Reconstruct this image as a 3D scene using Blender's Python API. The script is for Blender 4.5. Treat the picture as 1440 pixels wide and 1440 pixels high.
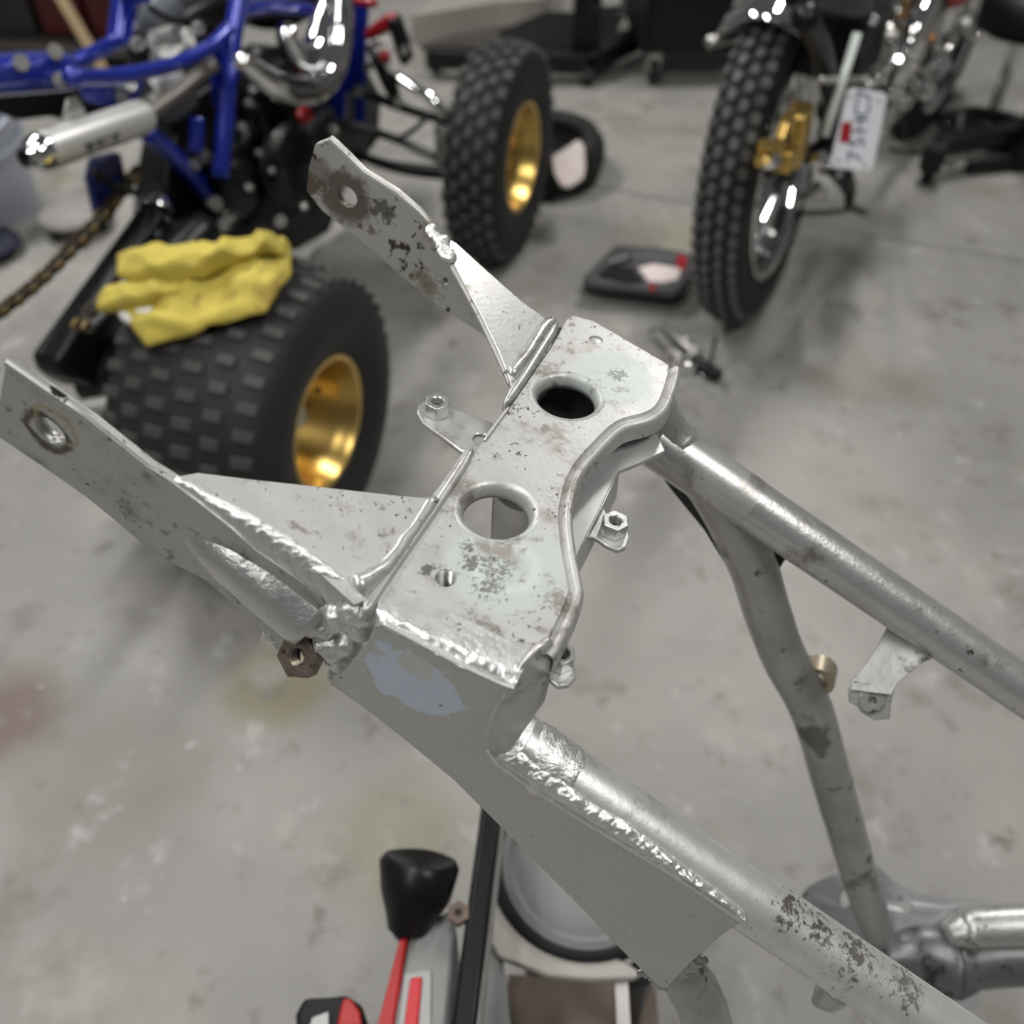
import bpy, bmesh, math, random
from mathutils import Vector as V, Matrix, noise
from mathutils.geometry import tessellate_polygon
random.seed(7)
for o in list(bpy.data.objects): bpy.data.objects.remove(o, do_unlink=True)
S = bpy.context.scene
COL = S.collection
# ------------------------------------------------------------------ camera, world, lights, exposure
FPX, PITCH, CAMZ = 1331.0, math.radians(45), 1.25
CAM = V((0, 0, CAMZ))
cd = bpy.data.cameras.new('camera'); cam = bpy.data.objects.new('camera', cd); COL.objects.link(cam)
cam.location = CAM; cam.rotation_euler = (math.pi/2 - PITCH, 0, 0)
cd.sensor_width = 36; cd.lens = 36*FPX/1440; cd.clip_start = .02; cd.clip_end = 60
cd.dof.use_dof = True; cd.dof.focus_distance = .49; cd.dof.aperture_fstop = 5.6
S.camera = cam
S.view_settings.view_transform = 'Standard'; S.view_settings.look = 'None'
S.view_settings.gamma = 1; S.view_settings.use_curve_mapping = False
S.view_settings.exposure = -0.13
W = bpy.data.worlds.new('garage_ambient'); S.world = W; W.use_nodes = True
bg = W.node_tree.nodes['Background']; bg.inputs[0].default_value = (.92, .96, 1, 1); bg.inputs[1].default_value = .09
def strip_light(name, loc, rz, power, sx=1.25, sy=.24):
    l = bpy.data.lights.new(name, 'AREA'); l.shape = 'RECTANGLE'; l.size = sx; l.size_y = sy
    l.energy = power; l.color = (1, .985, .955)
    o = bpy.data.objects.new(name, l); COL.objects.link(o); o.location = loc; o.rotation_euler = (0, 0, rz)
strip_light('ceiling_strip_light', (-1.5, 2.9, 2.9), math.radians(71), 66)
strip_light('ceiling_strip_light', (-1.9, 1.7, 2.9), math.radians(71), 18)
strip_light('ceiling_strip_light', (-.75, .25, 2.9), math.radians(71), 28)
strip_light('ceiling_strip_light', (-1.5, -1.35, 2.9), math.radians(71), 30)  # unseen strip added behind the camera to brighten strap, bend and side plate
strip_light('ceiling_strip_light', (1.3, 3.2, 2.9), math.radians(71), 62)
strip_light('ceiling_strip_light', (1.25, -.15, 2.9), math.radians(71), 40)
# ------------------------------------------------------------------ helpers
ORIG = {}
def ray(px, py):
    x = (px-720)/FPX; u = (720-py)/FPX; s, c = math.sin(PITCH), math.cos(PITCH)
    return V((x, c+u*s, -s+u*c))
def on_plane(px, py, P, n):
    d = ray(px, py); return CAM + d*((P-CAM).dot(n)/d.dot(n))
def atz(px, py, z): return on_plane(px, py, V((0, 0, z)), V((0, 0, 1)))
def depth(P): return (P-CAM).dot(V((0, math.cos(PITCH), -math.sin(PITCH))))
def origin(o): return ORIG.get(o.name, V((0, 0, 0)))
def thing(name, loc, label, cat, group=None):
    o = bpy.data.objects.new(name, None); COL.objects.link(o); o.location = loc; o.empty_display_size = .05
    o['label'] = label; o['category'] = cat
    if group: o['group'] = group
    ORIG[o.name] = V(loc); return o
def obj(name, vf, mat, parent=None, smooth=True, bevel=0, seg=2, label=None, angle=35):
    vs, fs = vf
    org = origin(parent) if parent else V((0, 0, 0))
    me = bpy.data.meshes.new(name); me.from_pydata([tuple(V(v)-org) for v in vs], [], fs)
    bm = bmesh.new(); bm.from_mesh(me); bmesh.ops.remove_doubles(bm, verts=bm.verts, dist=1e-6)
    bmesh.ops.recalc_face_normals(bm, faces=bm.faces); bm.to_mesh(me); bm.free()
    o = bpy.data.objects.new(name, me); COL.objects.link(o); me.materials.append(mat)
    if parent: o.parent = parent; ORIG[o.name] = org
    if smooth:
        me.shade_smooth()
        if angle < 180: me.set_sharp_from_angle(angle=math.radians(angle))
    if bevel:
        b = o.modifiers.new('bevel', 'BEVEL'); b.width = bevel; b.segments = seg; b.limit_method = 'ANGLE'; b.angle_limit = math.radians(40)
        b.harden_normals = False
    if label: o['label'] = label
    return o
def solo(name, vf, mat, label, cat, group=None, **k):
    o = obj(name, vf, mat, None, **k); o['label'] = label; o['category'] = cat
    if group: o['group'] = group
    return o
def join(*vfs):
    vs, fs = [], []
    for v, f in vfs:
        n = len(vs); vs += list(v); fs += [tuple(i+n for i in q) for q in f]
    return vs, fs
def basis(ax):
    ax = V(ax).normalized(); h = V((0, 0, 1)) if abs(ax.z) < .9 else V((1, 0, 0))
    x = h.cross(ax).normalized(); return x, ax.cross(x), ax
def smooth_path(pts, n=6):
    pts = [V(p) for p in pts]; out = []
    P = [pts[0]*2-pts[1]] + pts + [pts[-1]*2-pts[-2]]
    for i in range(1, len(P)-2):
        for k in range(n):
            t = k/n; a, b, c, d = P[i-1:i+3]
            out.append(.5*((2*b)+(c-a)*t+(2*a-5*b+4*c-d)*t*t+(3*b-a-3*c+d)*t**3))
    out.append(pts[-1]); return out
def tube(pts, r, seg=16, cap=True, n=0, flat=1.0):
    if n: 
        m = len(pts); pts2 = smooth_path(pts, n)
        if not isinstance(r, (int, float)):
            r = [r[min(int(i/n), m-1)]*(1-(i % n)/n)+r[min(int(i/n)+1, m-1)]*((i % n)/n) for i in range(len(pts2))]
        pts = pts2
    pts = [V(p) for p in pts]
    if isinstance(r, (int, float)): r = [r]*len(pts)
    vs, fs = [], []; x = None
    for i, p in enumerate(pts):
        t = ((pts[min(i+1, len(pts)-1)]-pts[max(i-1, 0)])).normalized()
        if x is None: x = basis(t)[0]
        x = (x - t*x.dot(t)).normalized(); y = t.cross(x)
        for k in range(seg):
            a = 2*math.pi*k/seg; vs.append(p+(x*math.cos(a)+y*math.sin(a)*flat)*r[i])
    for i in range(len(pts)-1):
        for k in range(seg):
            k2 = (k+1) % seg; fs.append((i*seg+k, i*seg+k2, (i+1)*seg+k2, (i+1)*seg+k))
    if cap:
        fs.append(tuple(range(seg))[::-1]); b = (len(pts)-1)*seg; fs.append(tuple(b+k for k in range(seg)))
    return vs, fs
def box(c, hx, hy, hz, X=V((1, 0, 0)), Y=V((0, 1, 0)), Z=V((0, 0, 1)), taper=1.0):
    c = V(c); vs = []
    for sz in (-1, 1):
        k = taper if sz > 0 else 1
        for sx, sy in ((-1, -1), (1, -1), (1, 1), (-1, 1)): vs.append(c+X*hx*sx*k+Y*hy*sy*k+Z*hz*sz)
    return vs, [(3, 2, 1, 0), (4, 5, 6, 7), (0, 1, 5, 4), (1, 2, 6, 5), (2, 3, 7, 6), (3, 0, 4, 7)]
def bar(a, b, w, h, up=V((0, 0, 1))):
    a, b = V(a), V(b); t = (b-a).normalized(); s = t.cross(up).normalized(); u = s.cross(t)
    return box((a+b)/2, (b-a).length/2, w/2, h/2, t, s, u)
def prism(outer, thick, holes=()):
    """polygon (3D points, planar) with holes, extruded along the vector thick"""
    loops = [list(map(V, outer))]+[list(map(V, h)) for h in holes]
    tri = tessellate_polygon(loops); top = [p for l in loops for p in l]; n = len(top)
    vs = top+[p+thick for p in top]; fs = []
    for t in tri: fs.append(tuple(t)); fs.append(tuple(i+n for i in t)[::-1])
    b = 0
    for l in loops:
        for i in range(len(l)):
            j = (i+1) % len(l); fs.append((b+i, b+j, b+j+n, b+i+n))
        b += len(l)
    return vs, fs
def loft(rows, closed=False):
    m = len(rows[0]); vs = [p for r in rows for p in r]; fs = []
    for i in range(len(rows)-1):
        for k in range(m if closed else m-1):
            k2 = (k+1) % m; fs.append((i*m+k, i*m+k2, (i+1)*m+k2, (i+1)*m+k))
    return vs, fs
def lathe(prof, P, ax, seg=40, closed=False, arc=None):
    """prof: (axial, radius) pairs about the axis ax through P"""
    x, y, z = basis(ax); rows = []
    for k in range(seg+(1 if arc else 0)):
        a = (arc[0]+(arc[1]-arc[0])*k/seg) if arc else 2*math.pi*k/seg
        rows.append([V(P)+z*d+(x*math.cos(a)+y*math.sin(a))*r for d, r in prof])
    if not arc: rows.append(rows[0])
    return loft(rows, closed)
def circle(P, X, Y, r, n=32, ry=None): return [V(P)+X*r*math.cos(2*math.pi*k/n)+Y*(ry or r)*math.sin(2*math.pi*k/n) for k in range(n)]
def resample(pts, n):
    pts = [V(p) for p in pts]; L = [0]
    for i in range(1, len(pts)): L.append(L[-1]+(pts[i]-pts[i-1]).length)
    out = []
    for k in range(n):
        s = L[-1]*k/(n-1); i = 1
        while i < len(L)-1 and L[i] < s: i += 1
        t = (s-L[i-1])/max(L[i]-L[i-1], 1e-9); out.append(pts[i-1].lerp(pts[i], t))
    return out
def nut(P, ax, r, h, hole, sides=6, rot=0):
    x, y, z = basis(ax); P = V(P); o = []
    out = [P+(x*math.cos(2*math.pi*k/sides+rot)+y*math.sin(2*math.pi*k/sides+rot))*r for k in range(sides)]
    o.append(prism(out, z*h, [circle(P, x, y, hole, 20)]))
    prof = []
    for k in range(7): prof += [(h*(.96-.15*k), hole*.98), (h*(.90-.15*k), hole*.82)]
    o.append(lathe(prof+[(0, .00001)], P, ax, 20))
    return join(*o)
def weld(path, r, n, up, squash=.55, jit=.25, seed=1):
    """bead of overlapping ripples laid along the path"""
    rnd = random.Random(seed); pts = resample(path, n); parts = []
    for i, p in enumerate(pts):
        t = (pts[min(i+1, n-1)]-pts[max(i-1, 0)]).normalized(); s = t.cross(up).normalized(); u = s.cross(t)
        rr = r*(1+rnd.uniform(-jit, jit)); rows = []
        p = p+s*rnd.uniform(-.15, .15)*r
        tn = (t*.97-u*.24).normalized(); un = s.cross(tn)*-1
        if un.dot(u) < 0: un = -un
        for a in range(5):
            ph = math.pi/2*a/4
            rows.append([p+(tn*math.cos(b)*.80+s*math.sin(b))*rr*math.cos(ph)+un*rr*squash*math.sin(ph) for b in [2*math.pi*k/14 for k in range(14)]])
        parts.append(loft(rows, True))
    return join(*parts)
def wobble(vf, amp, sc, seed=0):
    vs, fs = vf
    return [v+V(noise.noise_vector(v*sc+V((seed, seed*2, 3))))*amp for v in vs], fs
# ------------------------------------------------------------------ materials
MATS = {}
def mat(name, col, rough=.5, metal=0.0, var=.0, vscale=8.0, bump=.0, bscale=60.0, spots=None, blobs=(), coat=0, spec=.5, emit=0, rvar=0, edge=None):
    """spots=(colour, scale, threshold, softness); blobs=[(local centre, radius, colour, noise amount, noise scale, inner radius)]"""
    if name in MATS: return MATS[name]
    m = bpy.data.materials.new(name); m.use_nodes = True; nt = m.node_tree; N, L = nt.nodes, nt.links
    b = N['Principled BSDF']; b.inputs['Roughness'].default_value = rough; b.inputs['Metallic'].default_value = metal
    b.inputs['Coat Weight'].default_value = coat; b.inputs['Coat Roughness'].default_value = .12; b.inputs['Specular IOR Level'].default_value = spec
    tc = N.new('ShaderNodeTexCoord'); oc = tc.outputs['Object']
    def nz(sc, det=4, rg=.55, vec=None):
        n = N.new('ShaderNodeTexNoise'); n.inputs['Scale'].default_value = sc; n.inputs['Detail'].default_value = det; n.inputs['Roughness'].default_value = rg
        L.new(vec or oc, n.inputs['Vector']); return n.outputs['Fac']
    def ramp(fac, a, bb):
        r = N.new('ShaderNodeMapRange'); r.inputs['From Min'].default_value = a; r.inputs['From Max'].default_value = bb; r.clamp = True; r.interpolation_type = 'SMOOTHSTEP'
        L.new(fac, r.inputs['Value']); return r.outputs['Result']
    def mix(fac, c1, c2):
        x = N.new('ShaderNodeMix'); x.data_type = 'RGBA'
        if isinstance(fac, float): x.inputs[0].default_value = fac
        else: L.new(fac, x.inputs[0])
        for s, c in ((x.inputs[6], c1), (x.inputs[7], c2)):
            if isinstance(c, tuple): s.default_value = (*c, 1)
            else: L.new(c, s)
        return x.outputs[2]
    def math_(op, a, bb=None):
        x = N.new('ShaderNodeMath'); x.operation = op; x.use_clamp = False
        for s, c in ((x.inputs[0], a), (x.inputs[1], bb)):
            if c is None: continue
            if isinstance(c, (int, float)): s.default_value = c
            else: L.new(c, s)
        return x.outputs[0]
    c = tuple(col); out = c
    if var:
        out = mix(nz(vscale), tuple(max(0, x*(1-var)) for x in c), tuple(min(1, x*(1+var)) for x in c))
    metal_fac = None
    for bl in blobs:
        cen, rad, bc, namt, nsc = bl[:5]; inner = bl[5] if len(bl) > 5 else None; soft = bl[6] if len(bl) > 6 else .12
        opac = bl[7] if len(bl) > 7 else 1.0; sq = bl[8] if len(bl) > 8 else None
        sub = N.new('ShaderNodeVectorMath'); sub.operation = 'SUBTRACT'; L.new(oc, sub.inputs[0]); sub.inputs[1].default_value = cen
        ln = N.new('ShaderNodeVectorMath'); ln.operation = 'LENGTH'; L.new(sub.outputs[0], ln.inputs[0])
        d = math_('DIVIDE', ln.outputs['Value'], rad)
        d = math_('ADD', d, math_('MULTIPLY', math_('SUBTRACT', nz(nsc, 5, .65), .5 if namt < 2 else .32), namt))
        fac = ramp(d, 1+soft, 1-soft)
        if inner: fac = math_('MULTIPLY', fac, ramp(d, inner-soft, inner+soft))
        fac = math_('MULTIPLY', fac, opac); out = mix(fac, out, bc)
        if len(bl) > 9 and bl[9]:
            inv = math_('SUBTRACT', 1.0, fac); metal_fac = inv if metal_fac is None else math_('MULTIPLY', metal_fac, inv)
    if spots:
        for sp in (spots if isinstance(spots, list) else [spots]):
            sc, th, sf = sp[1], sp[2], sp[3]
            a = nz(sc, 6, .62)
            if len(sp) > 4: a = math_('ADD', a, math_('MULTIPLY', math_('SUBTRACT', nz(sp[4], 2), .5), sp[5]))
            out = mix(ramp(a, th, th+sf), out, sp[0])
    if isinstance(out, tuple): b.inputs['Base Color'].default_value = (*out, 1)
    else: L.new(out, b.inputs['Base Color'])
    if metal_fac is not None: L.new(math_('MULTIPLY', metal_fac, metal), b.inputs['Metallic'])
    if rvar: L.new(math_('ADD', math_('MULTIPLY', math_('SUBTRACT', nz(vscale*2.3, 5), .5), rvar), rough), b.inputs['Roughness'])
    if bump:
        bn = N.new('ShaderNodeBump'); bn.inputs['Strength'].default_value = bump; bn.inputs['Distance'].default_value = .002
        L.new(nz(bscale, 5, .6), bn.inputs['Height']); L.new(bn.outputs[0], b.inputs['Normal'])
    if emit:
        b.inputs['Emission Color'].default_value = (*c, 1); b.inputs['Emission Strength'].default_value = emit
    MATS[name] = m; return m
DIRT = (.055, .047, .04)
# ------------------------------------------------------------------ floor
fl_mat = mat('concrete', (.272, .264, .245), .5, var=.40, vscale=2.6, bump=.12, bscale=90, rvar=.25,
    blobs=[(tuple(atz(10, 1010, 0)), .085, (.13, .075, .055), 1.2, 9, None, .5, .75), (tuple(atz(385, 965, 0)), .075, (.21, .19, .10), 1.2, 11, None, .5, .7), (tuple(atz(170, 1090, 0)), .13, (.19, .18, .16), 1.5, 8, None, .6, .7), (tuple(atz(560, 1180, 0)), .09, (.22, .205, .14), 1.5, 9, None, .5, .6), (tuple(atz(300, 830, 0)), .16, (.21, .20, .185), 1.5, 7, None, .6, .6), (tuple(atz(940, 340, 0)), .12, (.24, .22, .15), 1.5, 8, None, .6, .5)],  # broad grey blobs at lower left paint the frame's soft shadow; others are stains
    spots=[((.18, .168, .14), 1.9, .53, .22), ((.185, .177, .16), 6.5, .55, .14), ((.36, .35, .33), 11, .58, .12), ((.18, .172, .155), 17, .59, .10), ((.33, .32, .30), 4.1, .56, .16), ((.52, .51, .48), 26, .675, .05), ((.12, .11, .10), 30, .69, .04), ((.24, .225, .12), 3.3, .64, .12), ((.17, .10, .07), 1.3, .66, .10)])
fl = obj('floor', box((0, 2, -.03), 9, 9, .012), mat('joint_filler', (.07, .065, .06), .9)); fl['kind'] = 'structure'
jd = V((.934, -.358, 0)); jn = V((.358, .934, 0)); jp = V((.549, 2.443, 0))
for lo, hi in ((-8, -.004), (.004, 8)):
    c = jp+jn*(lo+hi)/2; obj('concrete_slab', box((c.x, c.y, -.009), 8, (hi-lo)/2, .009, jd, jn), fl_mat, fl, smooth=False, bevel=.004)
wall_m = mat('wall_paint', (.42, .42, .41), .7, var=.06, vscale=2)
for nm, c, hx, hy in (('wall_back', (0, 6.6, 1.5), 5.5, .05), ('wall_left', (-5.5, 2.0, 1.5), .05, 4.65), ('wall_right', (5.5, 2.0, 1.5), .05, 4.65)):
    w = obj(nm, box(c, hx, hy, 1.5), wall_m, smooth=False); w['kind'] = 'structure'
# ------------------------------------------------------------------ the bare motorcycle frame in front
A0 = atz(520, 860, CAMZ-.32)                       # near left corner of the top plate
fa = V((.38, .925, 0)).normalized()                # across the frame, from the near rail to the far rail
fh = V((fa.y, -fa.x, 0))                           # along the frame, horizontal
Z = V((0, 0, 1))
t6 = math.radians(6); pd = fh*math.cos(t6)-Z*math.sin(t6); pn = fh*math.sin(t6)+Z*math.cos(t6)   # plate plane
t26 = math.radians(26.5); rd = fh*math.cos(t26)-Z*math.sin(t26); rn = fh*math.sin(t26)+Z*math.cos(t26)  # rail plane
FW = .246
def pl(px, py, off=0): return on_plane(px, py, A0+pn*off, pn)
def gp(px, py, off=0): return on_plane(px, py, A0+rn*off, rn)
def sw(px, py, w): return on_plane(px, py, A0+fa*w, fa)
frame = thing('motorcycle_chassis', A0, 'bare silver welded motorcycle frame section across the foreground, with top plate and two rails', 'chassis')
LO = lambda p: tuple(V(p)-A0)
SILV = (.47, .467, .452)
n_c = pl(712, 797); f_c = pl(862, 530)
m_plate = mat('plate_silver', SILV, .42, .45, var=.16, vscale=45, bump=.08, bscale=420, rvar=.15,
    blobs=[(LO(n_c), .0280, (.42, .46, .447), .3, 70, None, .14, .75, None, True), (LO(n_c), .0165, (.50, .535, .52), .3, 60, .70, .14, .6, None, True),
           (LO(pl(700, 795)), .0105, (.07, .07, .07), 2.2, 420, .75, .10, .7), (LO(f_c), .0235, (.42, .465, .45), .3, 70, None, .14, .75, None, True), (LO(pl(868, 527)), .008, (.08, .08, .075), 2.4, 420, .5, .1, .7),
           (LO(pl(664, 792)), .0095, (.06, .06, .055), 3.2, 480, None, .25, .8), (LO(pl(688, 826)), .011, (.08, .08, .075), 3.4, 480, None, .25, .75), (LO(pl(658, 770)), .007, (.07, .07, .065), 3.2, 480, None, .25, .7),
           (LO(pl(600, 802)), .0055, (.07, .065, .06), 2.4, 380, None, .15, .8), (LO(pl(750, 915)), .004, (.10, .045, .03), .5, 200, None, .2, .9),
           (LO(pl(650, 690)), .012, (.15, .13, .115), 2.4, 300, None, .3, .7), (LO(pl(770, 520)), .010, (.16, .14, .12), 2.6, 300, None, .3, .6), (LO(pl(795, 850)), .012, (.16, .13, .11), 3, 400, None, .3, .7)],
    spots=[((.27, .25, .22), 38, .54, .16), ((.24, .225, .205), 120, .57, .14, 18, .45), (DIRT, 330, .645, .06, 22, .42)])
m_frame = mat('frame_silver', (.50, .497, .482), .35, .65, var=.16, vscale=40, bump=.06, bscale=380, rvar=.2, spots=[((.30, .285, .26), 40, .55, .16), (DIRT, 300, .65, .06, 16, .42)])
b_c = sw(580, 955, -.006)
m_side = mat('side_silver', (.50, .497, .482), .40, .6, var=.07, vscale=18, bump=.08, bscale=500, rvar=.12,
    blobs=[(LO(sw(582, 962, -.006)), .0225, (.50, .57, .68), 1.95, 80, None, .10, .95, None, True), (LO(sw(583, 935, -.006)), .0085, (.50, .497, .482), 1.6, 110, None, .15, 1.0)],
    spots=[((.40, .392, .375), 30, .56, .2), ((.62, .615, .60), 420, .60, .06), (DIRT, 260, .68, .05, 20, .35)])
m_strap = mat('strap_silver', (.46, .456, .44), .38, .6, var=.10, vscale=22, bump=.12, bscale=500, rvar=.15,
    blobs=[(LO(sw(66, 608, 0)), .0125, (.07, .06, .055), .75, 160, .62, .12, .95), (LO(sw(78, 600, 0)), .0115, (.34, .32, .17), .8, 140, .80, .12, .8)],
    spots=[((.30, .29, .27), 28, .55, .18), ((.22, .21, .195), 110, .60, .12, 16, .4), (DIRT, 300, .665, .06, 14, .38)])
m_rust = mat('worn_silver', (.50, .495, .47), .42, .5, var=.16, vscale=30, bump=.2, bscale=300, rvar=.15,
    blobs=[(LO(sw(488, 277, FW)), .017, (.12, .09, .075), 1.1, 110, None, .25, .9), (LO(sw(600, 400, FW)), .016, (.20, .17, .12), 2.4, 130, None, .3, .7), (LO(sw(541, 297, FW)), .013, (.07, .065, .06), 2.6, 170, None, .15, .8), (LO(sw(440, 240, FW)), .012, (.16, .14, .125), 1.2, 140, None, .3, .7), (LO(gp(608, 332)), .013, (.30, .22, .12), .8, 90, None, .3, .8)],
    spots=[((.15, .12, .095), 60, .555, .10, 10, .4), (DIRT, 150, .61, .06, 18, .3)])
m_weld = mat('weld_metal', (.74, .74, .725), .33, .8, var=.2, vscale=160, bump=.45, bscale=300, rvar=.2, spots=[((.10, .09, .08), 190, .68, .04)])
m_worn = mat('worn_tube_silver', (.42, .415, .405), .36, .6, var=.45, vscale=26, bump=.15, bscale=200, rvar=.2, spots=[((.17, .165, .16), 26, .53, .12), ((.07, .066, .062), 45, .58, .10, 9, .35)])
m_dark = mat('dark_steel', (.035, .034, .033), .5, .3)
m_hole = mat('hole_black', (.010, .010, .010), .8)
m_nut = mat('bronze_nut', (.25, .205, .165), .34, .8, var=.3, vscale=90, bump=.2, bscale=300, spots=[((.09, .06, .045), 160, .60, .08)])
m_znut = mat('zinc_nut', (.52, .52, .51), .32, .85, var=.15, vscale=120, bump=.1)
# --- top plate
inner_r = [(940, 513), (938, 528), (930, 553), (921, 570), (905, 580), (866, 592), (831, 624), (802, 659), (788, 700), (785, 735), (790, 780), (797, 818), (797, 838), (772, 893), (758, 913)]
left_e = [(538, 820), (600, 738), (674, 628), (719, 571), (776, 488), (797, 450)]
far_e = [(806, 444), (835, 452), (890, 484)]
R_in = smooth_path([pl(*p) for p in inner_r], 4)
near_e = [(712, 903), (640, 868)]
outer = [pl(*p) for p in left_e+far_e]+R_in+[pl(*p) for p in near_e]
HR = .0162; HB = .0205
h1, h2 = pl(798, 556), pl(699, 717)
th, th2 = pl(627, 813), pl(838, 478)
holes = [circle(h1, fa, pd, HB, 40), circle(h2, fa, pd, HB, 40), circle(th, fa, pd, .0050, 24), circle(th2, fa, pd, .0042, 20)]
plate = obj('top_plate', prism(outer, pn*-.0028, holes), m_plate, frame, bevel=.0006)
for c in (h1, h2):                                  # pressed-in rims of the two big holes
    prof = [(.0001, HB+.0004), (-.0003, HB-.0012), (-.0014, HB-.0028), (-.0030, HR+.0008), (-.0055, HR), (-.0085, HR), (-.0085, HR+.0010), (-.005, HR+.0011), (-.003, HB-.001), (-.0028, HB+.0004)]
    obj('hole_rim', lathe(prof, c, pn, 48), m_plate, plate, angle=180)
prof = []
for k in range(9): prof += [(-.0005-.0014*k, .0050), (-.0012-.0014*k, .0041)]
obj('threaded_hole', lathe(prof+[(-.0135, .00001)], th, pn, 24), m_znut, plate)
obj('hole_floor', lathe([(-.0128, .00001), (-.0128, .0042)], th, pn, 20), m_hole, plate)
obj('plugged_hole', lathe([(-.0008, .00001), (-.0008, .0030), (-.0014, .0043), (-.0002, .0043)], th2, pn, 24), m_plate, plate)
# stamped lip that follows the waisted right edge
prof = [(0, 0), (.0006, -.0018), (.0016, -.0024), (.0026, -.0018), (.0038, -.0001), (.0054, .0002), (.0067, -.0007), (.0075, -.0025), (.0078, -.006), (.0078, -.011), (.0066, -.011), (.0064, -.004), (.004, -.002)]
rows = []
for i, p in enumerate(R_in):
    t = (R_in[min(i+1, len(R_in)-1)]-R_in[max(i-1, 0)]).normalized(); o = t.cross(pn).normalized()
    if o.dot(pd) < 0: o = -o
    rows.append([p+o*a+pn*b for a, b in prof])
obj('edge_lip', loft(rows), m_plate, plate, angle=60)
# far end face of the plate
fe = [pl(*p) for p in far_e]+[pl(940, 513)]
obj('end_face', loft([fe, [p+fa*.003-Z*.004 for p in fe], [p+fa*.004-Z*.03 for p in fe]]), m_frame, plate)
# near bend and its weld, from the plate down to the side plate
WS = -.006
top_side = [(526, 882), (538, 878), (571, 896), (638, 932), (700, 961), (720, 968)]
P0 = resample([pl(*p, .0003) for p in [(537, 817), (641, 864), (713, 899), (760, 909)]], 70)
P1 = resample([sw(*p, WS) for p in top_side], 70)
rows = []; NR = 22
for r in range(NR+1):
    t = r/NR; row = []
    for i in range(70):
        a, b = P0[i], P1[i]; c = V((b.x, b.y, 0))+Z*(a.z-.001)
        p = a*(1-t)**2+c*2*t*(1-t)+b*t*t
        k = max(0, min(1, (t-.42)/.12))*max(0, min(1, (1.0-t)/.10))
        q = p*1.0
        n = (noise.noise(q*150+V((3, 1, 7)))*.55+noise.noise(q*380)*.45)
        p = p-fa*k*.0026*n+Z*k*(.0022*n-.0028*math.sin(math.pi*min(1, max(0, (t-.42)/.58))))
        row.append(p)
    rows.append(row)
obj('bend_flange', loft(rows), mat('bend_silver', (.70, .70, .685), .30, .75, var=.1, vscale=60, bump=.22, bscale=380, rvar=.2, spots=[(DIRT, 170, .69, .04, 20, .2)]), frame, angle=180)
# --- near side plate
side_o = [(526, 882), (538, 878), (571, 896), (638, 932), (700, 961), (718, 969), (708, 990), (697, 1012), (686, 1040), (689, 1056), (700, 1071), (717, 1084), (750, 1107), (817, 1150), (873, 1184), (940, 1224), (1007, 1268), (1047, 1296),
          (1027, 1308), (1010, 1321), (973, 1354), (938, 1391), (926, 1388), (900, 1363), (857, 1320), (827, 1287), (797, 1257), (740, 1200), (671, 1131), (638, 1098), (571, 1043), (507, 993), (462, 962), (480, 948), (500, 925), (516, 905)]
side = obj('side_plate', prism([sw(*p, WS) for p in side_o], fa*.0035), m_side, frame, bevel=.0012, seg=3)
edge = [(689, 1054), (700, 1071), (717, 1084), (750, 1107), (817, 1150), (873, 1184), (940, 1224), (1007, 1268), (1045, 1294)]
obj('polished_edge', tube([sw(*p, WS+.0015)+Z*.0008 for p in edge], .0021, 10, n=4), m_weld, side)
# --- end flange under the lip corner, closing the box
s_pl = pl(752, 918)
ef = [(720, 967), (738, 935), (757, 912), (776, 897), (783, 905), (777, 950), (768, 985), (757, 1000), (742, 1022), (718, 1058), (697, 1064), (687, 1045), (700, 1003)]
obj('end_flange', prism([on_plane(*p, s_pl+fh*.002, (fh*.93+fa*-.36).normalized()) for p in ef], fh*-.003), m_frame, frame, bevel=.0012)
# --- rails
def rail_pt(px, py, w): return sw(px, py, w)
WN, WF = .0105, FW-.0150
n0, n1 = sw(748, 1060, WN), sw(1219, 1378, WN); nd = (n1-n0)
near_tube = obj('near_rail', tube([n0+nd*k/24 for k in range(-1, 66)], .0158, 36), mat('rail_silver', (.74, .74, .72), .36, .72, var=.2, vscale=50, bump=.07, bscale=300, rvar=.12,
    blobs=[(LO(n0+nd*.74+Z*.013), .016, (.08, .066, .05), 3.4, 300, None, .25, .85), (LO(n0+nd*.82+Z*.013), .014, (.08, .066, .05), 3.2, 300, None, .25, .85), (LO(n0+nd*.93+Z*.014), .020, (.10, .085, .07), 3.6, 300, None, .25, .8), (LO(n0+nd*1.08+Z*.014), .018, (.10, .085, .07), 3.6, 300, None, .25, .7)], spots=[((.36, .35, .33), 45, .56, .16), (DIRT, 300, .66, .06, 14, .4)]), frame, angle=60)
f0, f1 = sw(921, 617, WF), sw(1432, 966, WF); fd = f1-f0
far_tube = obj('far_rail', tube([f0+fd*k/20 for k in range(0, 52)], [.0166-.0012*min(1, k/26) for k in range(52)], 32), mat('far_rail_silver', (.62, .615, .60), .30, .8, var=.2, vscale=30, bump=.14, bscale=300, rvar=.2, spots=[((.30, .28, .25), 35, .56, .16), ((.12, .09, .06), 120, .63, .06, 12, .45)]), frame, angle=60)
sl = [f0+fd*k/20-Z*.0006 for k in range(0, 6)]
obj('rail_sleeve', tube(sl, [.0172]*6, 32), m_frame, frame, angle=60)
# rail root flare at the plate corner
obj('rail_root', wobble(tube([sw(*p, WF+.002) for p in ((934, 560), (938, 592), (950, 622), (985, 658))], [.006, .0105, .0150, .0090], 22, n=5), .0004, 90), m_frame, frame, angle=180)
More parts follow.
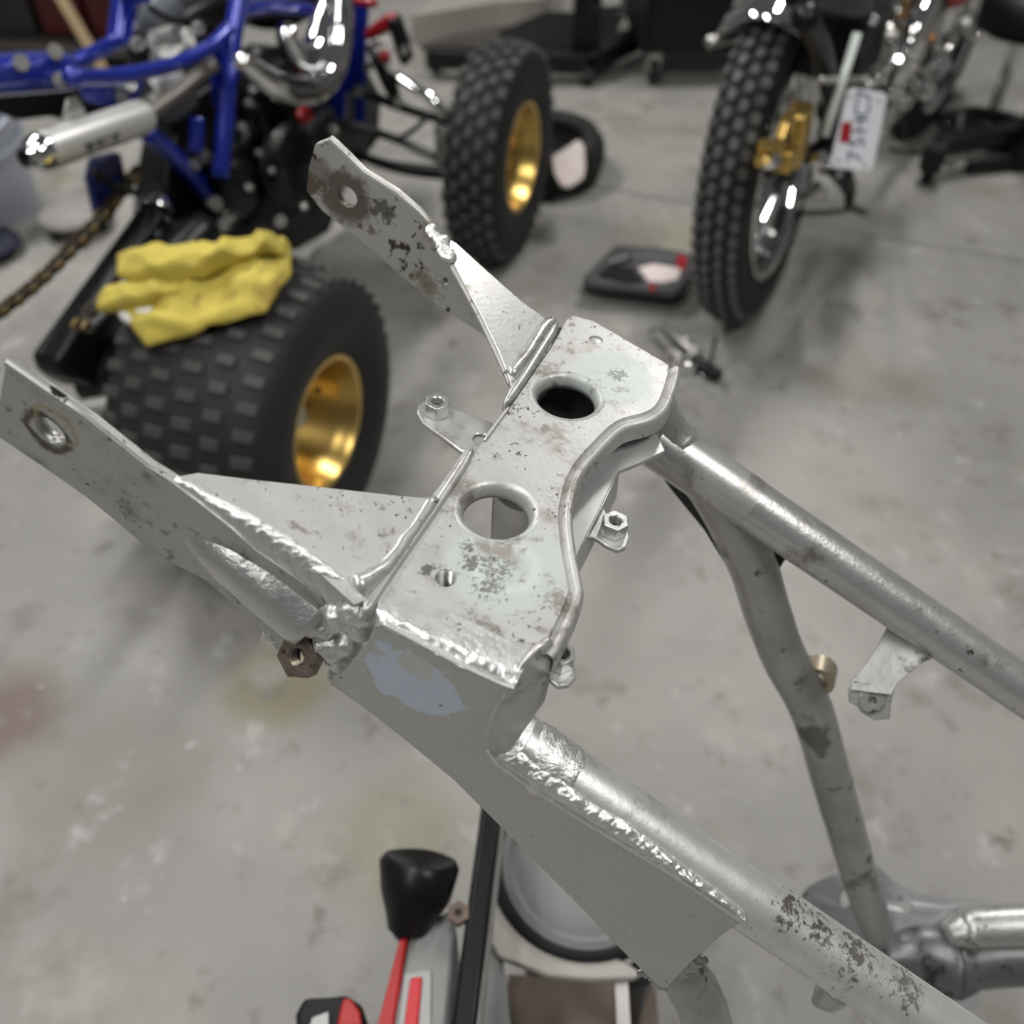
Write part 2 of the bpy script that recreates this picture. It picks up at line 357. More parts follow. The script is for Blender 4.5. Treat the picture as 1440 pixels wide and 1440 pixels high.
# weld along the near rail
def on_tube(px, py, P, d, R):
    r = ray(px, py); d = d.normalized(); w = CAM-P; rp = r-d*r.dot(d); wp = w-d*w.dot(d)
    a, b, c = rp.dot(rp), 2*rp.dot(wp), wp.dot(wp)-R*R; D = max(0, b*b-4*a*c); return CAM+r*((-b-math.sqrt(D))/(2*a))
def weld_strip(E0, E1, up, hgt, ripples, r_from, amp, seed, n=150, m=14, rip=.0014):
    """weld bead filling the seam between two edges, scalloped like stacked coins after r_from"""
    A, B = resample(E0, n), resample(E1, n); rows = []
    for j in range(m):
        v = j/(m-1); row = []
        for i in range(n):
            s_ = i/(n-1); p = A[i].lerp(B[i], v); e = math.sin(math.pi*v)**.7*min(1, s_*14, (1-s_)*14)
            ph = s_*ripples+.55*(1-(2*v-1)**2)+.25*noise.noise(p*60); fr = ph-math.floor(ph)
            k = 1 if s_ > r_from else 0
            h = hgt*e+k*rip*e*(1-fr)**.6+e*amp*(noise.noise(p*170+V((seed, 0, 0)))+.6*noise.noise(p*420))
            row.append(p+up*h)
        rows.append(row)
    return loft(rows)
# weld along the near rail, between the side plate edge and the tube
e0 = [sw(*p, WS+.0005) for p in ((697, 1066), (717, 1082), (750, 1105), (817, 1148), (873, 1182), (940, 1222), (1007, 1266), (1046, 1293))]
e1 = [on_tube(*p, n0, nd, .0156) for p in ((722, 1040), (750, 1072), (780, 1088), (840, 1133), (893, 1160), (950, 1206), (1003, 1246), (1050, 1283))]
obj('weld_bead', weld_strip(e0, e1, (Z*.8-fa*.6).normalized(), .0022, 19, .12, .0015, 3, 200, 14, .0010), m_weld, frame, angle=180)
obj('weld_patch', wobble(tube([n0+nd.normalized()*k for k in (-.026, -.012, .001, .009, .018, .024)], [.008, .0148, .0164, .0166, .0163, .0150], 40, n=5), .0008, 150), m_weld, frame, angle=180)
# --- near strap
st_o = [(8, 512), (21, 520), (83, 562), (125, 591), (208, 657), (234, 673), (286, 712), (326, 744), (359, 774), (409, 808), (450, 842), (470, 880), (455, 930), (440, 945), (400, 928), (375, 895), (362, 877), (331, 852), (289, 816), (217, 779), (158, 729), (121, 699), (58, 655), (37, 641), (0, 616), (-8, 608), (-2, 570)]
hc = sw(71, 606, 0)
strap = obj('near_strap', prism([sw(*p, 0) for p in st_o], fa*.0048, [circle(hc, rd, rd.cross(fa), .0078, 28)]), m_strap, frame, bevel=.0011, seg=3)
obj('strap_hole_bore', lathe([(-.0002, .0079), (.0006, .0070), (.0025, .0074), (.0035, .0068), (.0052, .0072), (.0052, .0079)], hc, fa, 28), m_worn, strap)
se = [(12, 510), (84, 560), (126, 589), (209, 655), (233, 671)]
obj('strap_edge', tube([sw(*p, .0020)+Z*.0006 for p in se], .0024, 10, n=3), mat('scuffed_edge', (.74, .74, .72), .3, .85, spots=[((.05, .045, .04), 75, .60, .03)]), strap)
# bulging tube end pressed against the strap
bl = [sw(px, py, w_) for px, py, w_ in ((250, 700, .0140), (298, 735, .0150), (346, 772, .0130), (398, 816, .0108), (452, 864, .0090))]
obj('tube_end', wobble(tube(bl, [.0100, .0165, .0195, .0202, .0195], 30, n=6), .0005, 90), mat('brushed_silver', (.62, .62, .605), .30, .85, var=.2, vscale=70, bump=.3, bscale=330, rvar=.2, spots=[((.10, .095, .09), 55, .64, .08)]), frame, angle=180)
# weld between strap and gusset
e0 = [sw(*p, .0012) for p in ((236, 673), (286, 711), (326, 743), (359, 773), (409, 807), (450, 840), (470, 862))]
e1 = [gp(*p) for p in ((252, 669), (303, 697), (345, 718), (387, 743), (414, 758), (456, 789), (494, 822))]
obj('weld_bead', weld_strip(e0, e1, (Z*.9-fa*.4).normalized(), .0042, 9, .45, .0010, 5, 200, 18, .0042), m_weld, frame, angle=180)
blob = []
rnd = random.Random(4)
for (px, py, r) in ((396, 868, .009), (420, 862, .011), (450, 872, .011), (475, 862, .010), (497, 858, .008), (385, 892, .007), (465, 905, .010), (480, 930, .009), (472, 950, .006), (505, 880, .008), (440, 850, .009), (512, 862, .007), (490, 905, .008)):
    c = sw(px, py, .004); rows = []
    for a in range(7):
        ph = -math.pi/2+math.pi*a/6
        rows.append([c+fh*r*math.cos(ph)*math.cos(b)+Z*r*.9*math.cos(ph)*math.sin(b)-fa*r*.8*math.sin(ph) for b in [2*math.pi*k/14 for k in range(14)]])
    blob.append(wobble(loft(rows, True), .0030, 150, px*.1))
wm = obj('weld_mass', join(*blob), m_weld, frame, angle=180)
rm = wm.modifiers.new('remesh', 'REMESH'); rm.mode = 'VOXEL'; rm.voxel_size = .0011; rm.use_smooth_shade = True
smo = wm.modifiers.new('smooth', 'SMOOTH'); smo.iterations = 5; smo.factor = .5
nax = (-fa*.72+Z*.58-fh*.08).normalized()
np_ = sw(425, 921, -.004)
obj('threaded_boss', nut(np_+nax*-.003, nax, .0114, .0075, .0048, 6, .35), m_nut, frame, bevel=.0008)
# --- box under the plate: closes off the far hole, and the cross sleeve seen through the near one
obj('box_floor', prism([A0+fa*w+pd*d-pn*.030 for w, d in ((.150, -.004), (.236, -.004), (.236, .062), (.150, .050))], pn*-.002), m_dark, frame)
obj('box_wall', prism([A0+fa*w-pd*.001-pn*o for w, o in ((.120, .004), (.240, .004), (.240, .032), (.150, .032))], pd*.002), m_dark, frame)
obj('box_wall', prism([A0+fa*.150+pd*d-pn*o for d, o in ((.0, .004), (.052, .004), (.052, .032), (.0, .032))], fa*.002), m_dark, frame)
cs = pl(735, 730, -.045)
obj('cross_sleeve', tube([cs+pn*.030-fa*.004, cs-pn*.03+fa*.004], .017, 28), m_frame, frame, angle=60)
# --- gussets either side, in the plane of the rails
g_o = [(244, 672), (258, 669), (278, 665), (359, 675), (470, 687), (567, 698), (596, 700), (609, 695), (618, 684), (640, 652), (652, 634), (672, 628), (600, 738), (530, 838), (498, 850), (456, 812), (414, 775), (345, 728), (300, 703)]
obj('near_gusset', prism([gp(*p) for p in g_o], rn*-.003), m_plate, frame, bevel=.0009)
def rib(pts, w, h, name):
    p3 = [pl(*p) for p in pts]; prof = [(-w, -.006), (-w, h*.4), (-w*.7, h*.9), (0, h), (w*.7, h*.9), (w, h*.4), (w, -.006)]
    p3 = smooth_path(p3, 5); rows = []
    for i, p in enumerate(p3):
        t = (p3[min(i+1, len(p3)-1)]-p3[max(i-1, 0)]).normalized(); s = t.cross(pn).normalized()
        k = .35+.65*min(1, min(i, len(p3)-1-i)/2)
        rows.append([p+s*a*k+pn*b for a, b in prof])
    vs, fs = loft(rows); m = len(prof); fs += [tuple(range(m)), tuple(range((len(rows)-1)*m, len(rows)*m))]
    return obj(name, (vs, fs), m_frame, frame, angle=180)
rib([(512, 862), (528, 836), (560, 788), (603, 727), (640, 672), (664, 634)], .0026, .0022, 'flange_rib')
rib([(709, 571), (735, 533), (762, 490), (783, 457)], .0028, .0030, 'flange_rib')
rib([(680, 622), (700, 594), (716, 573)], .0012, .0012, 'flange_rib')
obj('weld_fillet', wobble(tube([gp(*p)+rn*-.001 for p in ((500, 826), (540, 800), (575, 755), (610, 702))], [.006, .0042, .0036, .004], 12, n=6), .0008, 170), m_frame, frame, angle=180)
obj('weld_fillet', wobble(tube([gp(*p)+rn*-.001 for p in ((718, 528), (742, 498), (764, 464), (776, 452))], [.004, .0045, .0045, .004], 12, n=6), .0008, 170), m_frame, frame, angle=180)
# --- far strap and gusset
fs_o = [(434, 236), (443, 203), (464, 195), (483, 213), (511, 241), (556, 269), (589, 297), (613, 325), (625, 350), (640, 372), (676, 440), (700, 490), (718, 532), (700, 500), (678, 470), (650, 452), (606, 424), (567, 391), (533, 361), (506, 338), (453, 297), (431, 269)]
fhc = sw(488, 277, FW)
fst = obj('far_strap', prism([sw(*p, FW) for p in fs_o], fa*.0048, [circle(fhc, rd, rd.cross(fa), .0066, 26), circle(sw(627, 395, FW), rd, rd.cross(fa), .0021, 12)]), m_rust, frame, bevel=.0012)
obj('strap_edge', tube([sw(*p, FW+.0024)+Z*.0004 for p in ((464, 196), (483, 214), (511, 242), (556, 270), (589, 298), (610, 322))], .0026, 10, n=3), m_rust, fst)
obj('bore_back', lathe([(.006, .00001), (.006, .0024)], sw(627, 395, FW), fa, 12), m_hole, fst)
fg_o = [(604, 322), (615, 326), (642, 341), (674, 370), (733, 422), (764, 444), (784, 450), (776, 488), (722, 562), (717, 534), (700, 492), (676, 442), (640, 374), (626, 348)]
obj('far_gusset', prism([gp(*p) for p in fg_o], rn*-.003), m_frame, frame, bevel=.0009)
obj('gusset_hem', tube([gp(*p)-Z*.003 for p in ((628, 356), (650, 395), (676, 443), (698, 490), (718, 534))], .0019, 10, n=4), m_rust, frame)
obj('weld_bead', wobble(weld([gp(*p)+rn*.001 for p in ((607, 326), (616, 337), (624, 350), (628, 362))], .0052, 8, rn, .42, .2, 9), .001, 160), m_weld, frame, angle=180)
# --- tabs with captive nuts
tb = [(648, 634), (625, 617), (595, 596), (586, 581), (587, 570), (596, 564), (615, 563), (634, 572), (664, 583), (692, 594), (720, 610), (690, 640)]
DT = -.016
t1 = obj('nut_tab', prism([pl(*p, DT) for p in tb], pn*-.003, [circle(pl(676, 617, DT), fa, pd, .0042, 20)]), m_frame, frame, bevel=.0008)
obj('captive_nut', nut(pl(614, 580, DT), pn, .0072, .0085, .0036), m_znut, t1, bevel=.0008)
# bracket under the waist with its tab
wb = [(935, 634), (925, 612), (901, 603), (863, 616), (830, 650), (812, 678), (805, 706), (797, 755), (797, 800), (804, 797), (822, 757), (846, 710), (868, 663), (898, 651)]
DB = -.020
t2 = obj('under_bracket', prism([pl(*p, DB) for p in wb], pn*-.003), mat('under_silver', (.50, .50, .495), .4, .5, var=.2, vscale=40, bump=.1, spots=[(DIRT, 90, .68, .05)]), frame, bevel=.0008)
obj('bracket_fold', prism([pl(*p, DB-.001) for p in ((866, 645), (846, 690), (822, 740), (800, 790), (802, 797), (824, 756), (848, 710), (871, 662))], -Z*.02), m_frame, t2)
tb2 = [(818, 760), (826, 755), (838, 757), (852, 767), (869, 774), (880, 770), (886, 752), (882, 734), (872, 728), (855, 725), (846, 705), (832, 725)]
t3 = obj('nut_tab', prism([pl(*p, DB-.006) for p in tb2], pn*-.003), m_frame, frame, bevel=.0008)
obj('captive_nut', nut(pl(862, 747, DB-.006), pn, .0072, .0085, .0036), m_znut, t3, bevel=.0008)
tb3 = [(770, 925), (785, 908), (798, 915), (808, 935), (810, 952), (800, 964), (785, 966), (772, 955)]
t4 = obj('nut_tab', prism([pl(*p, DB) for p in tb3], pn*-.003), m_frame, frame, bevel=.0008)
obj('captive_nut', nut(pl(787, 932, DB), pn, .0065, .008, .0036), m_znut, t4, bevel=.0008)
# --- far down tube, its backing gusset, boss and lower bracket
dtp = [(985, 665), (1008, 696), (1035, 745), (1060, 800), (1082, 870), (1103, 925), (1135, 985), (1151, 1030), (1169, 1095), (1185, 1150), (1206, 1223), (1230, 1297), (1247, 1345), (1262, 1390)]
dt3 = [sw(*p, WF-.001) for p in dtp]
down = obj('far_down_tube', wobble(tube(dt3, [.0150, .0155, .0158, .0160, .0160, .0160, .0158, .0155, .0158, .0158, .0156, .0154, .0154, .0154], 28, n=5), .0004, 60), m_worn, frame, angle=180)
obj('backing_gusset', prism([sw(*p, WF+.010) for p in ((905, 636), (960, 655), (1070, 752), (1106, 784), (1093, 805), (1040, 832), (1024, 800), (990, 745), (945, 690))], fa*.003), m_dark, frame)
bc_ = sw(1150, 952, WF+.010)
obj('down_tube_boss', lathe([(-.006, .0075), (-.006, .0125), (.010, .0130), (.010, .0075), (-.006, .0075)], bc_, fa*.95+Z*-.2, 24), mat('tan_boss', (.42, .36, .27), .4, .6, var=.2, vscale=80), frame)
tk = [(1249, 879), (1236, 905), (1222, 928), (1202, 953), (1196, 970), (1254, 977), (1262, 962), (1278, 947), (1300, 930), (1312, 925), (1290, 908)]
tabp = sw(1250, 900, WF-.012); tn = (-fa*.45+Z*.9).normalized()
tl = obj('rail_tab', prism([on_plane(*p, tabp, tn) for p in tk], tn*-.003), m_worn, frame, bevel=.0008)
e0, e1 = on_plane(1198, 962, tabp, tn), on_plane(1256, 972, tabp, tn)
tn2 = (-fa*.80+Z*.25+fh*.25).normalized()
low = [(1200, 955), (1192, 975), (1193, 988), (1203, 993), (1212, 1004), (1230, 1014), (1251, 1012), (1253, 990), (1257, 973)]
tq = obj('rail_tab_lip', prism([on_plane(*p, e0, (tn2+Z*.5).normalized()) for p in low], fa*.003), m_frame, tl, bevel=.0008)
obj('captive_nut', nut(on_plane(1226, 985, e0, (tn2+Z*.5).normalized()), (tn2+Z*.5).normalized(), .0080, .0015, .0034, 20), m_worn, tl)
LB = dt3[11]; lbn = (Z*.85-fa*.50+fh*.05).normalized()
def lb(px, py, off=0): return on_plane(px, py, LB+lbn*off, lbn)
lo = [(1128, 1262), (1136, 1248), (1155, 1237), (1180, 1228), (1205, 1224), (1229, 1214), (1260, 1241), (1293, 1257), (1336, 1264), (1382, 1267), (1398, 1273), (1398, 1283), (1350, 1300), (1335, 1312), (1380, 1322), (1450, 1330), (1450, 1370), (1428, 1376), (1400, 1379), (1380, 1394), (1373, 1418), (1330, 1440), (1250, 1400), (1190, 1340), (1150, 1300)]
lob = obj('lower_bracket', prism([lb(*p, -.01) for p in lo], lbn*-.006, [circle(lb(1275, 1275, -.01), fh, lbn.cross(fh), .0068, 18, .0050), circle(lb(1190, 1264, -.01), fh, lbn.cross(fh), .005, 18, .008)]), mat('lower_silver', (.33, .34, .345), .34, .6, var=.3, vscale=25, bump=.1, spots=[((.07, .065, .06), 40, .60, .08)]), frame, bevel=.002)
obj('lower_cross_tube', tube([lb(1330, 1315), lb(1360, 1308), lb(1410, 1303), lb(1900, 1290)], [.010, .0175, .019, .019], 24, n=4), m_frame, frame, angle=180)
obj('lower_casting', wobble(tube([lb(1240, 1345, -.02), lb(1290, 1340, -.02), lb(1340, 1352, -.025), lb(1400, 1345, -.02), lb(1900, 1325, -.02)], [.018, .028, .034, .026, .022], 24, n=5), .002, 30), mat('dark_casting', (.15, .15, .155), .36, .5, var=.4, vscale=25, spots=[((.04, .038, .036), 40, .54, .10)]), frame, angle=180)
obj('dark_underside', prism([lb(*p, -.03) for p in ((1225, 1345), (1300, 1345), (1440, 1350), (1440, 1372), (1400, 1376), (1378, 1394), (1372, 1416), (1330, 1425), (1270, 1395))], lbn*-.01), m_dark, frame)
# --- near down tube stub and small boss under the near rail
ns = [sw(*p, .012) for p in ((930, 1330), (955, 1360), (980, 1400), (998, 1450), (1012, 1520), (1020, 1600))]
obj('near_down_tube', wobble(tube(ns, [.0125, .0140, .0155, .0158, .0158, .0158], 26, n=5), .0006, 60), m_worn, frame, angle=180)
obj('down_tube_weld', wobble(weld([sw(*p, .0) for p in ((905, 1366), (932, 1388), (955, 1372), (985, 1346))], .0036, 22, (Z-fa).normalized(), .3, .3, 6), .0010, 170), m_worn, frame, angle=180)
obj('under_rail_boss', wobble(tube([sw(1185, 1385, .03), sw(1165, 1400, .03), sw(1150, 1408, .03)], [.010, .009, .004], 16, n=4), .0004, 90), m_frame, frame, angle=180)
# ------------------------------------------------------------------ shared background materials
m_rub = mat('tyre_rubber', (.013, .013, .013), .62, var=.25, vscale=20, bump=.15, bscale=80, spec=.3)
m_rub2 = mat('dusty_tread', (.050, .048, .046), .62, var=.4, vscale=14, bump=.2, bscale=90, spec=.4)
m_gold = mat('gold_rim', (.60, .41, .125), .30, .9, var=.08, vscale=9, rvar=.1)
m_blue = mat('blue_paint', (.012, .028, .33), .22, .35, var=.15, vscale=12, coat=.7)
m_blk = mat('black_paint', (.006, .006, .0065), .36, .0, var=.2, vscale=20, spec=.28)
m_blk2 = mat('black_plastic', (.009, .009, .0095), .5, var=.2, vscale=25, spec=.22)
m_eng = mat('engine_dark', (.008, .008, .009), .36, .2, var=.5, vscale=28, spec=.4, spots=[((.12, .115, .11), 34, .64, .05)])
m_alu = mat('cast_aluminium', (.50, .49, .47), .34, .8, var=.25, vscale=30, bump=.1)
m_chr = mat('chrome', (.80, .80, .80), .06, 1.0)
m_muf = mat('muffler_aluminium', (.70, .695, .67), .42, .6, var=.06, vscale=20)
m_red = mat('red_paint', (.32, .010, .016), .35, coat=.3)
m_wht = mat('white_label', (.78, .77, .75), .6)
m_chain = mat('gold_chain', (.24, .165, .065), .38, .7, var=.4, vscale=60, spots=[((.03, .025, .02), 90, .56, .1)])
class Veh:
    def __init__(s, O, deg, lean=0):
        a = math.radians(deg); s.O = V(O); s.f = V((math.sin(a), math.cos(a), 0)); s.q = V((math.cos(a), -math.sin(a), 0))
        s.up = (Z+s.q*-math.tan(math.radians(lean))).normalized(); s.ax = (s.q+Z*math.tan(math.radians(lean))).normalized()
    def P(s, l, f, z): return s.O+s.q*l+s.f*f+Z*z
    def L(s, px, py, l): return on_plane(px, py, s.O+s.q*l, s.q)
    def F(s, px, py, f): return on_plane(px, py, s.O+s.f*f, s.f)
def tyre(parent, name, C, ax, R, w, rim, cols, rows, blk, crown=.02, height=.008, mt=None, mb=None, label=None, hexa=False):
    """cols: (axial position, axial size, phase); blk: circumferential size"""
    ax = V(ax).normalized(); x, y, z = basis(ax); C = V(C)
    def rad(d): return R-crown*(2*d/w)**2
    h = R-rim
    prof = [(-.40*w, rim-.004), (-.43*w, rim+.006), (-.49*w, rim+.30*h), (-.50*w, rim+.52*h), (-.46*w, rim+.76*h)]
    prof += [(d*w, rad(d*w)-height*.2) for d in (-.42, -.36, -.25, -.12, 0, .12, .25, .36, .42)]
    prof += [(-a, b) for a, b in prof[4::-1]]
    t = obj(name, lathe(prof, C, ax, 56), mt or m_rub, parent, angle=180, label=label)
    org = origin(parent); me = None; rest = []
    for ci, (d, la, ph) in enumerate(cols):
        r = rad(d); slope = -2*crown*2*d/w*2/w
        bm_v, bm_f = box((0, 0, 0), la/2, blk/2, height/2, taper=.82)
        if hexa:
            hx = [(.5, 0), (.27, .48), (-.27, .48), (-.5, 0), (-.27, -.48), (.27, -.48)]
            bm_v = [V((a_*la, b_*blk, -height/2)) for a_, b_ in hx]+[V((a_*la*.84, b_*blk*.84, height/2)) for a_, b_ in hx]
            bm_f = [tuple(range(6))[::-1], tuple(range(6, 12))]+[(q, (q+1) % 6, (q+1) % 6+6, q+6) for q in range(6)]
        mesh = bpy.data.meshes.new('tread_block'); mesh.from_pydata([tuple(v) for v in bm_v], [], bm_f); mesh.materials.append(mb or m_rub2)
        for k in range(rows):
            a = 2*math.pi*(k+ph)/rows; rv = (x*math.cos(a)+y*math.sin(a)); tv = ax.cross(rv)
            n = (rv-ax*slope).normalized(); xa = (ax-n*ax.dot(n)).normalized()
            p = C+ax*d+rv*(r+height*.25)
            if n.dot((CAM-p).normalized()) > -.02 and p.z > .012:
                o = bpy.data.objects.new('tread_block', mesh); COL.objects.link(o); o.parent = t
                o.matrix_basis = Matrix(((xa.x, tv.x, n.x, p.x-org.x), (xa.y, tv.y, n.y, p.y-org.y), (xa.z, tv.z, n.z, p.z-org.z), (0, 0, 0, 1)))
            else: rest.append(([p+xa*v.x+tv*v.y+n*v.z for v in bm_v], bm_f))
    if rest:
        o = obj('hidden_tread', join(*rest), mb or m_rub2, t, smooth=False); o['kind'] = 'stuff'
    return t
def cyl(a, b, r, seg=18, r2=None): return tube([a, b], [r, r if r2 is None else r2], seg)
def ball(c, r, sx=1, sy=1, sz=1, n=10):
    rows = []
    for a in range(n+1):
        ph = -math.pi/2+math.pi*a/n
        rows.append([V(c)+V((r*sx*math.cos(ph)*math.cos(b), r*sy*math.cos(ph)*math.sin(b), r*sz*math.sin(ph))) for b in [2*math.pi*k/(n*2) for k in range(n*2)]])
    return loft(rows, True)
# ------------------------------------------------------------------ quad bike on the left
Q = Veh((-.293, 1.198, 0), 19)
quad = thing('quad_bike', Q.P(-.5, .5, 0), 'stripped blue quad bike with gold wheels and knobbly tyres, left side', 'quad bike')
rc = Q.P(-.132, 0, .252)
cols = [(-.112, .032, 0), (-.070, .030, .5), (-.026, .034, .0), (.020, .034, .5), (.064, .030, 0), (.110, .034, .5)]
tyre(quad, 'rear_tyre', rc, Q.q, .252, .29, .112, cols, 38, .018, .024, .006, mt=mat('dusty_rubber', (.019, .0185, .018), .62, var=.4, spec=.35, vscale=9, bump=.2, bscale=60), mb=mat('worn_tread', (.050, .047, .044), .62, var=.7, vscale=11, bump=.2, bscale=60), label='wide knobbly rear tyre')
def rim(name, C, ax, r, depth_, out, parent):
    prof = [(out-.004, r+.006), (out+.004, r+.004), (out+.003, r-.004), (out-.008, r-.010), (out-.022, r-.014), (out-.030, r-.020), (out-depth_*.55, r-.024), (out-depth_*.62, r-.036), (out-depth_, r-.040), (out-depth_-.004, r*.55), (out-depth_+.006, r*.35), (out-depth_+.010, .00001)]
    o = obj(name, lathe(prof, C, ax, 56), m_gold, parent, angle=50)
    x, y, z = basis(ax)
    for k in range(4):
        a = math.pi/4+k*math.pi/2; c = V(C)+z*(out-depth_+.002)+(x*math.cos(a)+y*math.sin(a))*r*.42
        obj('lug_nut', nut(c, ax, .010, .014, .004), m_chr, o)
    return o
rr = rim('rear_rim', rc, Q.q, .112, .17, .122, quad)
vx, vy, vz = basis(Q.q)
obj('valve', cyl(Q.L(447, 549, -.055), Q.L(447, 549, -.030), .006, 10), m_blk2, rr)
fc_ = Q.P(-.078, 1.045, .250)
cols = [(-.050, .019, 0), (-.025, .019, .5), (0, .019, 0), (.025, .019, .5), (.050, .019, 0)]
tyre(quad, 'front_tyre', fc_, Q.q, .245, .134, .122, cols, 32, .026, .016, .009, label='tall narrow front tyre')
rim('front_rim', fc_, Q.q, .122, .075, .054, quad)
# far side rear wheel, mostly hidden
rc2 = Q.P(-.95, 0, .252)
# frame tubes
def qt(name, pts, l, r, m, n=5, parent=quad, flat=1.0):
    p3 = [Q.L(*p[:2], p[2] if len(p) > 2 else l) for p in pts]
    return obj(name, tube(p3, r, 14, n=n, flat=flat), m, parent, angle=180)
qt('frame_tube', [(338, -25), (334, 10), (326, 60), (320, 120), (316, 180), (310, 250)], -.40, .017, m_blue)
qt('frame_tube', [(332, 22), (348, 14), (385, 10), (430, 14), (452, 20)], -.40, .013, m_blue)
qt('frame_tube', [(96, 108), (160, 108), (215, 98), (262, 84), (300, 62), (322, 40)], -.40, .0125, m_blue)
qt('frame_tube', [(60, 105), (95, 92), (130, 76), (165, 58)], -.55, .013, m_blue)
qt('frame_tube', [(-30, 108), (0, 106), (40, 104), (95, 100)], -.47, .027, m_blue)
qt('frame_tube', [(-30, 92), (20, 90), (70, 88), (100, 96)], -.60, .017, m_blue)
qt('frame_tube', [(176, -8), (172, 30), (168, 62)], -.55, .022, m_blue)
qt('frame_tube', [(205, 185), (240, 215), (275, 250), (300, 282)], -.45, .016, m_blue)
qt('frame_tube', [(277, 165), (276, 190), (274, 215)], -.43, .013, m_blue)
obj('footrest_bracket', prism([Q.L(*p, -.50) for p in ((122, 222), (158, 212), (166, 250), (146, 312), (128, 304), (116, 250))], Q.q*.02), mat('deep_blue', (.006, .012, .12), .3, .3, coat=.5), quad, bevel=.006)
obj('rear_plastics', wobble(prism([Q.L(*p, -.68) for p in ((-30, 105), (60, 112), (190, 108), (215, 150), (205, 195), (120, 178), (60, 160), (20, 168), (-30, 150))], Q.q*.02), .006, 12), m_blk2, quad, bevel=.006)
obj('inner_guard', prism([Q.L(*p, -.66) for p in ((180, 20), (300, 0), (330, 60), (300, 110), (190, 110))], Q.q*.02), m_blk, quad, bevel=.006)
obj('frame_gusset', prism([Q.L(*p, -.45) for p in ((98, 108), (160, 118), (200, 112), (190, 140), (150, 150), (118, 142))], Q.q*.006), m_blue, quad)
obj('cross_plate', prism([Q.L(*p, -.42) for p in ((290, 80), (318, 60), (316, 130), (300, 150))], Q.q*.006), m_blue, quad)
for (px, py) in ((30, 88), (85, 112), (78, 72)): obj('frame_bolt', cyl(Q.L(px, py, -.46), Q.L(px, py, -.43), .011, 10), m_alu, quad)
# tail plate above the frame
obj('seat_bracket', prism([Q.L(*p, -.5) for p in ((168, -10), (214, -10), (212, 4), (170, 6))], Z*.015), m_blue, quad)
# muffler
ma, mb_ = Q.L(58, 214, -.40), Q.L(202, 164, -.40); md = (mb_-ma).normalized()
mu = obj('muffler', lathe([(0, .0235), (.003, .0262), (.02, .0268), ((mb_-ma).length-.012, .0268), ((mb_-ma).length-.002, .0255), ((mb_-ma).length, .012)], ma, md, 40), m_muf, quad, angle=50)
obj('end_cap', lathe([(.003, .0262), (-.006, .0258), (-.014, .0230), (-.020, .0175), (-.023, .0150), (-.034, .0142), (-.034, .0112), (-.012, .0112)], ma, md, 32), m_chr, mu)
obj('tail_bore', lathe([(-.020, .00001), (-.020, .0113)], ma, md, 24), m_hole, mu)
x_, y_, z_ = basis(md)
best = max(range(360), key=lambda k: (x_*math.cos(math.radians(k))+y_*math.sin(math.radians(k))).dot((CAM-ma).normalized()))
aa = math.radians(best)
sgn = 1 if (x_*math.cos(aa+.4)+y_*math.sin(aa+.4)).z < (x_*math.cos(aa-.4)+y_*math.sin(aa-.4)).z else -1
m_print = mat('dark_print', (.10, .10, .10), .5)
L_ = (mb_-ma).length
for i, (u0, u1, a0, a1) in enumerate(((.24, .60, .30, .42), (.26, .33, .42, .85), (.37, .42, .42, .75), (.42, .48, .60, .75), (.52, .58, .42, .85), (.33, .37, .58, .68))):
    rows = [[ma+md*L_*(u0+(u1-u0)*s)+(x_*math.cos(aa+sgn*(a0+(a1-a0)*k/4))+y_*math.sin(aa+sgn*(a0+(a1-a0)*k/4)))*.0271 for s in (0, 1)] for k in range(5)]
    obj('printed_mark', loft(rows), m_print, mu)
obj('muffler_hanger', prism([Q.L(*p, -.42) for p in ((86, 170), (92, 140), (104, 134), (112, 145), (119, 162))], Q.q*.004), m_alu, quad, bevel=.001)
qt('exhaust_pipe', [(206, 164), (228, 148), (255, 128), (280, 106), (300, 92)], -.41, .013, mat('grey_pipe', (.16, .145, .13), .4, .6))
obj('heat_shield', lathe([(0, .030), (.004, .040), (.080, .043), (.092, .036), (.093, .00001)], Q.L(196, 128, -.50), (Q.L(246, 116, -.50)-Q.L(196, 128, -.50)), 28), m_muf, quad)
qt('pipe_shield', [(215, 155), (240, 150), (262, 135)], -.46, .026, mat('grey_shield', (.13, .125, .12), .45, .4))
# chrome header sweeping round the front of the engine
qt('header_pipe', [(336, 84), (356, 98), (380, 116), (408, 127), (438, 126), (460, 108), (472, 76), (478, 40), (480, 0), (482, -30)], -.32, [.014, .020, .026, .028, .028, .028, .028, .027, .024, .022], m_chr)
qt('inner_header', [(400, 40), (412, 70), (430, 84), (446, 66), (456, 30), (462, 10)], -.35, [.018, .026, .030, .030, .026, .022], m_chr)
# engine block
obj('engine_core', wobble(prism([Q.L(*p, -.56) for p in ((205, 150), (240, 120), (290, 90), (350, 60), (470, 70), (505, 130), (500, 190), (455, 250), (430, 320), (380, 345), (290, 345), (205, 335), (185, 300), (190, 240), (200, 200))], Q.q*.07), .006, 14), m_eng, quad, bevel=.01)
eng = []
def fin_stack(px, py, l, n, w, d, pitch, tilt=0):
    c = Q.L(px, py, l)
    return join(*[box(c+Z*pitch*i, w, d, pitch*.32, Q.q, Q.f) for i in range(n)], box(c+Z*pitch*n/2, w*.7, d*.7, pitch*n/2, Q.q, Q.f))
obj('cylinder_fins', fin_stack(395, 150, -.46, 7, .055, .065, .014), m_eng, quad, smooth=False, bevel=.002)
obj('cylinder_head', box(Q.L(395, 110, -.46), .05, .055, .03, Q.q, Q.f), m_eng, quad, bevel=.008)
